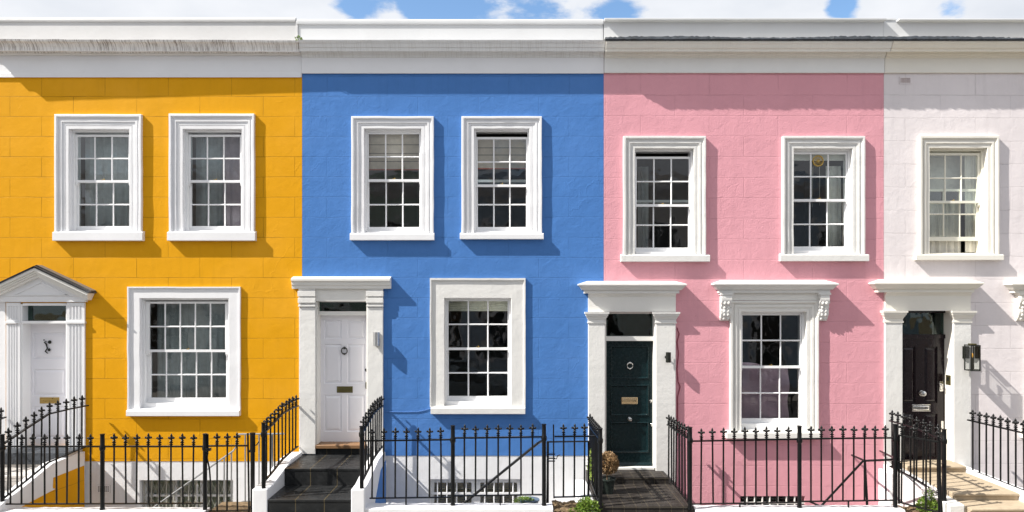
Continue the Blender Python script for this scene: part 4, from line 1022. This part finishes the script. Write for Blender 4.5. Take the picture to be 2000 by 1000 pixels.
# ------------------------------------------------------------------ railings
def finial_mesh():
    mb = MB()
    mb.lathe([(.0125, -.005), (.0125, .018), (.024, .021), (.024, .031), (.012, .036), (.012, .042), (.026, .049), (.026, .059), (.012, .064), (.013, .070), (.022, .076), (.018, .084), (.011, .090), (.021, .102), (.023, .114), (.016, .128), (.013, .134), (.016, .142), (.013, .156), (.007, .168), (.001, .178)], n=10)
    for dx, dy in ((1, 0), (-1, 0), (0, 1), (0, -1)):
        mb.tube([(0, 0, .104), (dx * .02, dy * .02, .108), (dx * .030, dy * .030, .116)], [.009, .008, .007], 6)
        mb.ball((dx * .034, dy * .034, .117), .0155, 8)
    return mb.mesh('finial', m_iron, (0, 0, 0))
FIN = finial_mesh(); PK = {}
def picket_mesh(L, r=.0125):
    k = round(L, 2)
    if k not in PK:
        PK[k] = MB().lathe([(r, -k), (r, 0.012)], n=8).mesh('picket', m_iron, (0, 0, 0))
    return PK[k]
def interp(path, t_axis, v):
    for a, b in zip(path, path[1:]):
        lo, hi = sorted((a[t_axis], b[t_axis]))
        if lo - 1e-6 <= v <= hi + 1e-6:
            k = (v - a[t_axis]) / (b[t_axis] - a[t_axis]) if abs(b[t_axis] - a[t_axis]) > 1e-9 else 0
            return [a[i] + (b[i] - a[i]) * k for i in range(3)]
    return list(path[0] if abs(path[0][t_axis] - v) < abs(path[-1][t_axis] - v) else path[-1])
RG = 'black iron railings with fleur finials'
def railing(label, top, bot, axis, pickets, posts=(), stubs=(), name='iron_railing', cat='railing', fin=True, group=RG, rail=(.020, .0095)):
    """top, bot: rail polylines; pickets: positions along axis (0 = x, 1 = y); posts: (x, y, z_bottom, z_top)"""
    c = top[len(top) // 2]; t = thing(name, (c[0], c[1], bot[0][2]), label, cat, group)
    part('top_rail', MB().tube(top, 0, flat=rail), m_iron, t); part('bottom_rail', MB().tube(bot, 0, flat=(rail[0] * .8, rail[1] * .8)), m_iron, t)
    for v in pickets:
        a = interp(top, axis, v); b = interp(bot, axis, v)
        o = bpy.data.objects.new('picket', picket_mesh(a[2] - b[2])); C.objects.link(o); o.parent = t
        o.location = Vector(a) - Vector(t.location); o.rotation_euler = (random.uniform(-.008, .008), random.uniform(-.010, .010), 0)
        if fin:
            f = bpy.data.objects.new('finial', FIN); C.objects.link(f); f.parent = o; f.rotation_euler = (random.uniform(-.04, .04), random.uniform(-.04, .04), random.uniform(-.2, .2))
            f.scale = (random.uniform(1.0, 1.08),) * 3
    for (x, y, z0, z1) in posts:
        h = z1 - z0; zr = interp(top, axis, (x, y)[axis])[2] - z0
        part('post', MB().lathe([(.036, 0), (.036, .02), (.029, .05), (.029, zr - .06), (.037, zr - .05), (.040, zr - .03), (.040, zr + .0), (.030, zr + .02), (.029, h - .012), (.034, h - .010), (.034, h)], (x, y, z0), 14), m_iron, t)
    for (x, y, z0, z1) in stubs: part('support_stub', MB().box(x - .009, x + .009, y - .009, y + .009, z0, z1), m_iron, t)
    return t
def XF(*p): return [X(q, FY) for q in p]
def fp(x, py): return (x, FY, Z(py, FY))
# yellow front run
z1, z0 = Z(872, FY), Z(984.5, FY)
railing('long railing in front of the yellow house, from the left edge to the gate post', [(X(4, FY), FY, z1), (X(402, FY), FY, z1 - .0)], [(X(4, FY), FY, z0), (X(402, FY), FY, Z(983, FY))], 0,
        XF(20, 42, 64, 87, 110, 131.5, 154, 177, 223, 245, 267.5, 289.5, 312, 334, 356, 378), [(X(4.5, FY), FY, .2, Z(848, FY)), (X(200, FY), FY, .3, Z(847.5, FY)), (X(400.5, FY), FY, .25, Z(847, FY))])
# yellow gate
gz1, gz0 = Z(871, FY), Z(997.5, FY)
g = railing('closed iron gate between the yellow house railing and the blue steps', [(X(407, FY), FY, gz1), (X(484, FY), FY, gz1 + .005)], [(X(407, FY), FY, gz0), (X(486, FY), FY, gz0)], 0, XF(424, 444, 463), name='iron_gate', cat='gate', group='iron gates in the front railings')
st = MB(); st.tube([(X(406, FY), FY, Z(848, FY)), (X(406, FY), FY, Z(880, FY)), (X(404.5, FY), FY, Z(895, FY)), (X(409, FY), FY, Z(915, FY)), (X(411, FY), FY, Z(940, FY)), (X(412, FY), FY, Z(999, FY))], .012, 8)
st.tube([(X(484, FY), FY, Z(846, FY)), (X(485, FY), FY, Z(900, FY)), (X(486.5, FY), FY, Z(1000, FY))], .014, 8); part('gate_stile', st, m_iron, g)
lc = MB(); lc.box(X(402, FY), X(412, FY), FY - .035, FY + .02, Z(880, FY), Z(875, FY)); lc.tube([(X(404, FY), FY - .03, Z(886, FY)), (X(408, FY), FY - .04, Z(890, FY)), (X(409, FY), FY - .03, Z(884, FY)), (X(404, FY), FY - .03, Z(881, FY))], .005, 6)
lc.box(X(486, FY), X(494, FY), FY - .02, FY + .01, Z(883, FY), Z(879, FY)); lc.box(X(486, FY), X(494, FY), FY - .02, FY + .01, Z(991, FY), Z(988, FY)); part('latch', lc, m_iron, g, bevel=.003)
t = thing('gate_post', (X(493.5, FY), FY, .2), 'thick black gate post just left of the blue house steps', 'post')
part('shaft', MB().lathe([(.036, 0), (.036, .03), (.030, .05), (.030, .92), (.036, .93), (.036, Z(845, FY) - .2 - .02), (.04, Z(845, FY) - .2 - .01), (.04, Z(845, FY) - .2)], (X(493.5, FY), FY, .2), 14), m_iron, t)
part('stay', MB().tube([(X(495, FY), FY, Z(871, FY)), (X(503, FY), FY - .03, Z(868, FY)), (X(509, FY), FY - .08, Z(861, FY))], .008, 6), m_iron, t)
# yellow step rail (right side, splayed)
top = [(-6.84, -.10, 1.56), (-6.93, -.45, 1.555), (-7.03, -.82, 1.535), (-7.10, -1.25, 1.385), (-7.17, -1.62, 1.24)]
bot = [(-6.84, -.10, .91), (-6.93, -.45, .86), (-7.03, -.82, .80), (-7.10, -1.25, .62), (-7.17, -1.62, .47)]
railing('bent railing beside the yellow house steps, on the white side wall', top, bot, 1, [-.22 - .145 * i for i in range(10)])
lt = [(-8.21, -.05, 1.36), (-8.24, -.5, 1.32), (-8.3, -1.0, 1.2), (-8.36, -1.55, 1.05)]
railing('railing at the far left edge beside the yellow house steps', lt, [(x, y, z - .72) for x, y, z in lt], 1, [-.15 - .15 * i for i in range(9)])
# blue steps rails
def step_rail(label, x, top, bot, n, y0, y1, post, zt, **kw):
    return railing(label, [(x, y, z) for y, z in top], [(x, y, z) for y, z in bot], 1, [y0 + (y1 - y0) * i / (n - 1) for i in range(n)], [(x, post, kw.get('zb', .6), zt)])
bt = [(-.05, 1.545), (-.45, 1.56), (-.87, 1.55), (-1.3, 1.475), (-1.70, 1.415)]; bb = [(-.05, .89), (-.45, .88), (-.87, .855), (-1.3, .78), (-1.70, .725)]
step_rail('railing at the left of the blue house steps, by the yellow wall', -3.47, bt, bb, 9, -.16, -1.58, -1.70, Z(825, -1.7))
step_rail('railing at the right of the blue house steps, by the blue wall', -2.10, bt, bb, 9, -.16, -1.58, -1.70, Z(832, -1.7))
# blue front run
railing('front railing of the blue house with the long handrail behind it', [fp(X(709, FY), 861), fp(X(884, FY), 858.5), fp(X(885, FY), 855.5), fp(X(1062, FY), 853)], [fp(X(722, FY), 973), fp(X(884, FY), 971), fp(X(885, FY), 968.5), fp(X(1062, FY), 966)], 0,
        XF(727.5, 749.5, 772, 794, 816, 839, 861, 907, 929, 951, 973, 995.5, 1017.5, 1040), [(X(884.5, FY), FY, .36, Z(831, FY)), (X(1062.5, FY), FY, .36, Z(828, FY))], [(X(793, FY), FY, .36, Z(972, FY)), (X(977, FY), FY, .36, Z(967, FY))])
# blue gate
g = railing('iron gate between the blue house railing and the pink house steps', [fp(X(1083, FY), 852.5), fp(X(1164, FY), 852)], [fp(X(1082, FY), 971), fp(X(1165, FY), 969)], 0, XF(1101, 1122, 1142), name='iron_gate', cat='gate', group='iron gates in the front railings')
part('gate_stile', MB().tube([fp(X(1081, FY), 829), fp(X(1081.5, FY), 900), fp(X(1082, FY), 973)], .010, 8), m_iron, g)
lc = MB(); 
for py in (887, 895, 900.5): lc.box(X(1068, FY), X(1084, FY), FY - .012, FY + .012, Z(py, FY) - .007, Z(py, FY) + .007)
lc.tube([fp(X(1082, FY), 896), fp(X(1087, FY), 896), fp(X(1089, FY), 890), fp(X(1094, FY), 888)], .007, 6); part('latch', lc, m_iron, g)
# stair guard frame behind it
YG = -1.15
fr_ = MB(); pts = [(1069.5, 988), (1070, 863), (1150, 862), (1149, 985)]
fr_.tube([(X(a, YG), YG, Z(b, YG)) for a, b in pts], .022, 8)
tag(part('stair_guard', fr_, m_iron), 'thick black pipe frame behind the gate by the pink house steps', 'rail')
hr = MB(); hr.tube([(X(900, -.9), -.9, Z(988, -.9)), (X(1050, -1.25), -1.25, Z(866, -1.25)), (X(1055, -1.35), -1.35, Z(863, -1.35)), (X(1061, FY + .04), FY + .04, Z(862, FY))], .020, 8)
tag(part('handrail', hr, m_iron), 'black diagonal handrail behind the blue house railing', 'handrail')
# pink steps rails
pt = [(-.22, 1.27), (-.9, 1.29), (-1.69, 1.325)]; pb = [(-.22, .45), (-.9, .43), (-1.69, .415)]
step_rail('railing at the left of the pink house steps, beside the potted bush', 1.235, pt, pb, 9, -.3, -1.56, -1.69, Z(836, -1.69), zb=.36)
step_rail('railing at the right of the pink house steps, against the pink wall', 2.49, pt, pb, 8, -.3, -1.56, -1.69, Z(834, -1.69), zb=.34)
# pink front run
railing('long front railing of the pink house below its ground floor window', [fp(X(1350, FY), 861.5), fp(X(1561, FY), 857.5), fp(X(1562, FY), 857), fp(X(1746, FY), 855)], [fp(X(1350, FY), 984.5), fp(X(1561, FY), 981), fp(X(1562, FY), 979.5), fp(X(1746, FY), 977)], 0,
        XF(1370, 1391.6, 1413, 1434, 1455, 1476.3, 1497, 1518, 1539.7, 1583.7, 1604, 1625, 1646.6, 1667.5, 1688.6, 1708.7, 1729), [(X(1561.5, FY), FY, .33, Z(831.5, FY)), (X(1748.5, FY), FY, .3, Z(828, FY))], [(X(1445, FY), FY, .3, Z(983, FY)), (X(1657, FY), FY, .3, Z(978, FY))])
gs = MB(); YS = -1.1
def q3(px, py, y): return (X(px, y), y, Z(py, y))
gs.tube([q3(1664, 889, -.02), q3(1689, 900, -.9), q3(1748, 897.5, -1.5)], .017, 8); gs.tube([q3(1689, 900, -.9), q3(1684, 902, -.9), q3(1604, 988, -.9)], .017, 8); gs.tube([q3(1689, 900, -.9), q3(1694, 992, -.9)], .019, 8); gs.tube([q3(1580, 979, -.9), q3(1603, 989, -.9)], .014, 8)
tag(part('pipe_handrail', gs, m_iron), 'branching black pipe handrail behind the pink house railing', 'handrail')
gs = MB().tube([q3(1719, 881, -.02), q3(1750, 896, -1.55)], .015, 8)
tag(part('wall_stay', gs, m_iron), 'short black iron stay from the pink wall to the corner post', 'stay')
# cream step rails
ct = [(-.18, 1.325), (-.9, 1.345), (-1.66, 1.31)]; cbt = [(-.18, .60), (-.9, .58), (-1.66, .50)]
r_ = step_rail('railing at the left of the cream house steps, by the pink wall', 6.06, ct, cbt, 8, -.24, -1.50, -1.66, Z(838, -1.66), zb=.45)
cr = [(-.28, 1.355), (-1.5, 1.385), (-2.3, 1.38)]
railing('railing at the right of the sandstone steps by the lantern', [(7.25, y, z) for y, z in cr], [(7.25, y, .575) for y, z in cr], 1, [-.40 - .165 * i for i in range(11)])
# open gate, swung towards the street
hx, hy_ = X(1755, FY), FY - .01; ex, ey = 5.80, -2.0
gt, gb_ = Z(849.5, FY), Z(980.5, FY)
def gp(k, z): return (hx + (ex - hx) * k, hy_ + (ey - hy_) * k, z)
g = railing('half open iron gate leaning out beside the cream house steps', [gp(0, gt), gp(1, gt - .02)], [gp(0, gb_), gp(1, gb_ - .03)], 0, [gp(k, 0)[0] for k in (.08, .38, .68, .98)], name='iron_gate', cat='gate', group='iron gates in the front railings')
part('gate_stile', MB().tube([gp(0, gt), gp(0, gb_ - .02)], .016, 8).tube([gp(1.0, gt), gp(1.0, .9), gp(1.05, gb_ - .1)], .018, 8), m_iron, g)
part('latch', MB().box(X(1750, FY), X(1758, FY), FY - .05, FY - .01, Z(915, FY), Z(903, FY)).tube([(X(1750, FY), FY - .02, Z(901, FY)), (X(1768, FY), FY - .06, Z(899, FY))], .007, 6), m_iron, g)
# grey galvanised basement stair rail behind the yellow railing
YR = -.8; gr = thing('stair_handrail', (X(460, YR), YR, -.5), 'grey galvanised stair handrail behind the yellow house gate', 'handrail')
part('top_rail', MB().tube([q3(290, 998, YR), q3(455, 881, YR), q3(461, 874, YR), q3(463, 850, YR), q3(466, 848, YR), q3(555, 847, YR)], .013, 8), m_grey_iron, gr)
for (px, a, b) in ((438, 895, 1010), (452, 884, 1010), (479, 849, 979), (506, 849, 985), (530, 849, 930), (545, 849, 910), (385, 945, 1010)):
    part('baluster', MB().tube([q3(px, a, YR), q3(px, b, YR)], .012 if px != 530 else .03, 8), m_grey_iron, gr)
part('lower_rail', MB().tube([q3(448, 1000, YR), q3(460, 985, YR), q3(475, 979, YR), q3(500, 979, YR)], .01, 8), m_grey_iron, gr)

# ------------------------------------------------------------------ wall lamps
YL = -.046
x0, x1 = X(728, -.1), X(741, -.1); zt, zb = Z(648.5, -.1), Z(675, -.1)
t = thing('wall_light', ((x0 + x1) / 2, YL, zb), 'silver half round up and down light beside the white door', 'lamp')
sh = []; n = 12; rx = (x1 - x0) / 2; xc = (x0 + x1) / 2
outer = [(xc - rx * math.cos(math.pi * i / n), YL - .03 - .075 * math.sin(math.pi * i / n)) for i in range(n + 1)]; inner = [(xc - rx * .9 * math.cos(math.pi * i / n), YL - .03 - .068 * math.sin(math.pi * i / n)) for i in range(n, -1, -1)]
part('shade', MB().prism_z(outer + inner, zb, zt), m_silver, t)
part('back_plate', MB().box(x0 + .01, x1 - .01, YL - .03, YL - .001, zb + .01, zt - .01), m_silver, t, bevel=.003)
t = thing('wall_light', (X(1306, -.15), -.05, Z(700, -.1)), 'small black cylinder light beside the dark green door', 'lamp')
part('shade', MB().lathe([(.036, 0), (.042, .006), (.042, .16), (.036, .166)], (X(1306, -.15), -.125, Z(708, -.12)), 16), m_dark_metal, t)
part('bracket', MB().lathe([(.03, -.051), (.03, -.065), (.012, -.068), (.012, -.09)], (X(1303, -.1), 0, Z(698, -.1)), 14, 'y'), m_dark_metal, t)
# lantern
L0, L1 = X(1884, -.22), X(1914, -.22); lz0, lz1 = Z(724, -.26), Z(675, -.26)
t = thing('wall_lantern', ((L0 + L1) / 2, -.05, lz0), 'black box lantern with amber bulb on the pilaster by the black door', 'lantern')
ya, yb = -.26, -.09; xa_, xb_ = X(1897, -.26), X(1914, -.26)
f = MB(); r = .0075
for x in (xa_, xb_):
    for y in (ya, yb): f.box(x - r, x + r, y - r, y + r, lz0, lz1)
for z in (lz0, lz1):
    f.box(xa_ - r, xb_ + r, ya - r * 1.01, ya + r * 1.01, z - r, z + r); f.box(xa_ - r, xb_ + r, yb - r * 1.01, yb + r * 1.01, z - r, z + r)
    f.box(xa_ - r * 1.01, xa_ + r * 1.01, ya, yb, z - r * .99, z + r * .99); f.box(xb_ - r * 1.01, xb_ + r * 1.01, ya, yb, z - r * .99, z + r * .99)
f.box(xa_ + .0, xb_, ya, yb, lz0 - .006, lz0 + .003)
part('frame', f, m_dark_metal, t)
part('cap', MB().box(xa_ + .025, xb_ - .025, ya + .04, yb - .04, lz1 + .009, lz1 + .028), m_olive_brass, t, bevel=.004)
gl = MB(); e = .001
gl.quad((xa_, ya, lz0), (xb_, ya, lz0), (xb_, ya, lz1), (xa_, ya, lz1)); gl.quad((xa_, ya, lz0), (xa_, yb, lz0), (xa_, yb, lz1), (xa_, ya, lz1)); gl.quad((xb_, ya, lz0), (xb_, yb, lz0), (xb_, yb, lz1), (xb_, ya, lz1)); gl.quad((xa_, ya, lz1), (xb_, ya, lz1), (xb_, yb, lz1), (xa_, yb, lz1))
part('glass', gl, m_lglass, t)
part('back_plate', MB().box(X(1880, -.06), X(1893, -.06), -.075, -.051, Z(700, -.06), Z(676, -.06)).box(X(1884, -.08), X(1889, -.08), -.092, -.0745, Z(694, -.08), Z(681, -.08)), m_dark_metal, t, bevel=.003)
xc, yc = (xa_ + xb_) / 2, (ya + yb) / 2
part('candle_tube', MB().lathe([(.011, 0), (.011, .2)], (xc, yc, lz0 + .004), 10), m_dark_metal, t)
part('bulb', MB().lathe([(.009, 0), (.016, .02), (.016, .05), (.005, .07)], (xc, yc, lz0 + .205), 12), m_amber, t)

# ------------------------------------------------------------------ plants
def leaf_cloud(mb, c, rad, n, size, shell_=.0, up=.3):
    for _ in range(n):
        while True:
            v = Vector((random.uniform(-1, 1), random.uniform(-1, 1), random.uniform(-1, 1)))
            if shell_ < v.length < 1: break
        p = Vector((c[0] + v.x * rad[0], c[1] + v.y * rad[1], c[2] + v.z * rad[2]))
        d = (v.normalized() + Vector((random.uniform(-.7, .7), random.uniform(-.7, .7), random.uniform(-.4, .9)))).normalized()
        a = d.cross(Vector((random.random(), random.random(), random.random()))).normalized(); L = size * random.uniform(.6, 1.3); w_ = L * .28
        nrm = d.cross(a) * L * .08
        mb.add([p, p + d * L * .5 + a * w_ + nrm, p + d * L, p + d * L * .5 - a * w_ + nrm], [(0, 1, 2), (0, 2, 3)])
    return mb
YB_ = -1.0
bcx, bcz = X(1186, YB_), Z(905, YB_)
t = thing('potted_bush', (bcx, YB_, .387), 'browned round box bush in a dark pot by the dark green door', 'potted plant')
part('foliage', leaf_cloud(MB(), (bcx + .015, YB_, bcz), (.14, .14, .155), 2600, .036, .6), m_brownleaf, t, merge=False)
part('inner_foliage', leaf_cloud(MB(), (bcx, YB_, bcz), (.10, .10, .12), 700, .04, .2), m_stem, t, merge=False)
part('stem', MB().tube([(bcx, YB_, .55), (bcx + .005, YB_, bcz)], .014, 7), m_stem, t)
part('pot', MB().lathe([(.085, 0), (.105, .12), (.125, .2), (.13, .205), (.13, .225), (.118, .225), (.11, .19)], (bcx, YB_, .388), 20), m_terr, t)
YI = -.55; ic = (X(1158, YI), YI, Z(905, YI))
t = thing('climbing_shrub', (ic[0], YI, .4), 'thin green and rust shrub between the blue wall and pink steps', 'shrub')
part('foliage', leaf_cloud(MB(), (ic[0], YI, ic[2] - .02), (.07, .12, .26), 500, .045), m_leaf, t, merge=False); part('stem', MB().tube([(ic[0] + .01, YI, .3), (ic[0], YI, ic[2] + .1)], .008, 6), m_stem, t)
YV = FY - .06
t = thing('leafy_weed', (X(1146, YV), YV, .33), 'bright green weed growing from the soil beside the pink steps', 'plant')
fo = MB(); leaf_cloud(fo, (X(1150, YV), YV, .36), (.17, .10, .07), 650, .05); leaf_cloud(fo, (X(1143, YV), YV, .42), (.08, .08, .07), 260, .045); leaf_cloud(fo, (X(1125, YV), YV - .05, .31), (.12, .06, .03), 220, .04)
part('foliage', fo, m_leaf2, t, merge=False)
sm = MB()
for k in range(14): sm.tube([(X(1148, YV) + random.uniform(-.05, .05), YV, .30), (X(1148, YV) + random.uniform(-.17, .15), YV + random.uniform(-.08, .08), .37 + random.uniform(0, .12))], .003, 5)
part('stem', sm, m_stem, t)
YC_ = -1.2; cc = (X(1024, YC_), YC_, Z(980, YC_))
t = thing('cushion_plant', (cc[0], YC_, .1), 'low green cushion plant behind the blue house railing', 'plant')
part('foliage', leaf_cloud(MB(), cc, (.15, .10, .065), 1400, .022), m_leaf2, t, merge=False)
part('pot', MB().lathe([(.10, 0), (.14, .16), (.15, .165), (.15, .18), (.13, .18)], (X(1034, YC_), YC_ + .05, cc[2] - .155), 20), m_bluepot, t)
part('plant_shelf', MB().box(cc[0] - .25, cc[0] + .3, YC_ - .2, YC_ + .2, cc[2] - .2, cc[2] - .157), m_well, t)
YW = FY - .03; wc = (X(1812, YW), YW, .36)
t = thing('flowering_weed', (wc[0], YW, .25), 'green weed with white blossom behind the open gate', 'plant')
fo = MB(); leaf_cloud(fo, wc, (.13, .10, .14), 620, .05); leaf_cloud(fo, (wc[0] + .02, YW, .50), (.05, .05, .1), 90, .045); leaf_cloud(fo, (wc[0] + .18, YW, .34), (.07, .05, .07), 90, .045)
part('foliage', fo, m_leaf2, t, merge=False)
part('blossom', leaf_cloud(MB(), (wc[0] + .02, YW, .56), (.10, .07, .10), 260, .028), m_flower, t, merge=False)
sm = MB()
for k in range(8): sm.tube([(wc[0] + random.uniform(-.04, .04), YW, .22), (wc[0] + random.uniform(-.1, .12), YW + random.uniform(-.05, .05), .56 + random.uniform(-.1, .06))], .003, 5)
part('stem', sm, m_stem, t)

cw = (X(583, -.2), -.2, Z(76, -.2)); t = thing('sprig', cw, 'tiny green sprig growing from the cornice joint between yellow and blue houses', 'plant')
part('foliage', leaf_cloud(MB(), cw, (.04, .03, .03), 50, .035), m_leaf2, t, merge=False)
part('stem', MB().tube([(cw[0], -.19, cw[2] - .16), (cw[0] + .01, -.235, cw[2] - .08), (cw[0], -.2, cw[2])], .004, 5), m_stem, t)
# ------------------------------------------------------------------ across the street (seen only mirrored in the panes)
def far_house(x0, x1, mat, label, ncol=3):
    yy = -15.0; t = thing('terraced_house', ((x0 + x1) / 2, yy, 0), label, 'house', 'houses across the street')
    hs = []
    for i in range(ncol):
        c = x0 + (x1 - x0) * (i + .5) / ncol
        hs.append((c - .5, c + .5, 4.2, 6.0)); hs.append((c - .5, c + .5, .9 if i else .0, 2.9))
    part('wall', MB().sheet((x0, x1, 0, 7.8), hs, yy, -.25), mat, t)
    part('roof', MB().box(x0, x1, yy - 6, yy - .26, 7.2, 7.4), m_roof, t)
    part('inner_wall', MB().box(x0 + .01, x1 - .01, yy - 3.1, yy - 3, 0, 7.2), m_room, t)
    for h in hs:
        f = MB(); f.rings(h, [(-.12, yy + .001), (-.12, yy + .05), (0, yy + .05), (0, yy - .1), (.05, yy - .1)], False)
        cx_ = (h[0] + h[1]) / 2; f.box(cx_ - .015, cx_ + .015, yy - .12, yy - .09, h[2], h[3]); zz = (h[2] + h[3]) / 2; f.box(h[0], h[1], yy - .125, yy - .085, zz - .02, zz + .02)
        wi = part('window', f, m_wood, t); part('pane', MB().box(h[0], h[1], yy - .14, yy - .135, h[2], h[3]), m_carglass, wi)
    part('cornice', MB().prism_x([(yy + .001, 6.9), (yy + .1, 7.0), (yy + .3, 7.25), (yy + .3, 7.35), (yy + .001, 7.4)], x0, x1), m_white, t)
far_house(-16, -9.4, m_facing, 'grey cream house across the street, mirrored at the far left')
far_house(-9.398, -3.5, m_facing3, 'sage green house across the street, mirrored in the yellow house windows')
far_house(-3.498, 2.5, m_facing2, 'blue grey house across the street, mirrored in the blue house windows')
far_house(2.502, 8.5, m_facing, 'pale render house across the street, mirrored in the pink house windows')
far_house(8.502, 15, m_facing2, 'slate blue house across the street, mirrored at the far right')
def car(x, y, label):
    t = thing('parked_car', (x, y, -.12), label, 'car')
    pr = [(-2.1, .25), (-2.12, .6), (-2.0, .82), (-1.2, .95), (2.0, .98), (2.1, .8), (2.12, .3)]
    part('body', MB().prism_y([(x + a, b - .12) for a, b in pr], y - .85, y + .85), m_car, t, bevel=.08)
    cb = [(-1.3, .96), (-.6, 1.42), (.2, 1.47), (1.2, 1.42), (1.85, .98)]
    part('cabin', MB().prism_y([(x + a, b - .12) for a, b in cb], y - .72, y + .72), m_car, t, bevel=.06)
    part('side_window', MB().prism_y([(x + a * .9, b - .12) for a, b in [(-1.25, 1.0), (-.6, 1.38), (1.2, 1.38), (1.75, 1.0)]], y - .74, y + .74), m_carglass, t, bevel=.02)
    for a in (-1.35, 1.35):
        for sgn in (-1, 1):
            w_ = part('wheel', MB().lathe([(.32, -.1), (.34, -.06), (.34, .06), (.32, .1)], (x + a, y + sgn * .78, .22), 24, 'y'), m_tyre, t)
            part('rim', MB().lathe([(.2, -.105), (.2, .105)], (x + a, y + sgn * .78, .22), 16, 'y'), m_silver, w_)
car(-2.3, -9.4, 'silver blue car parked across the road, mirrored in the blue house window')
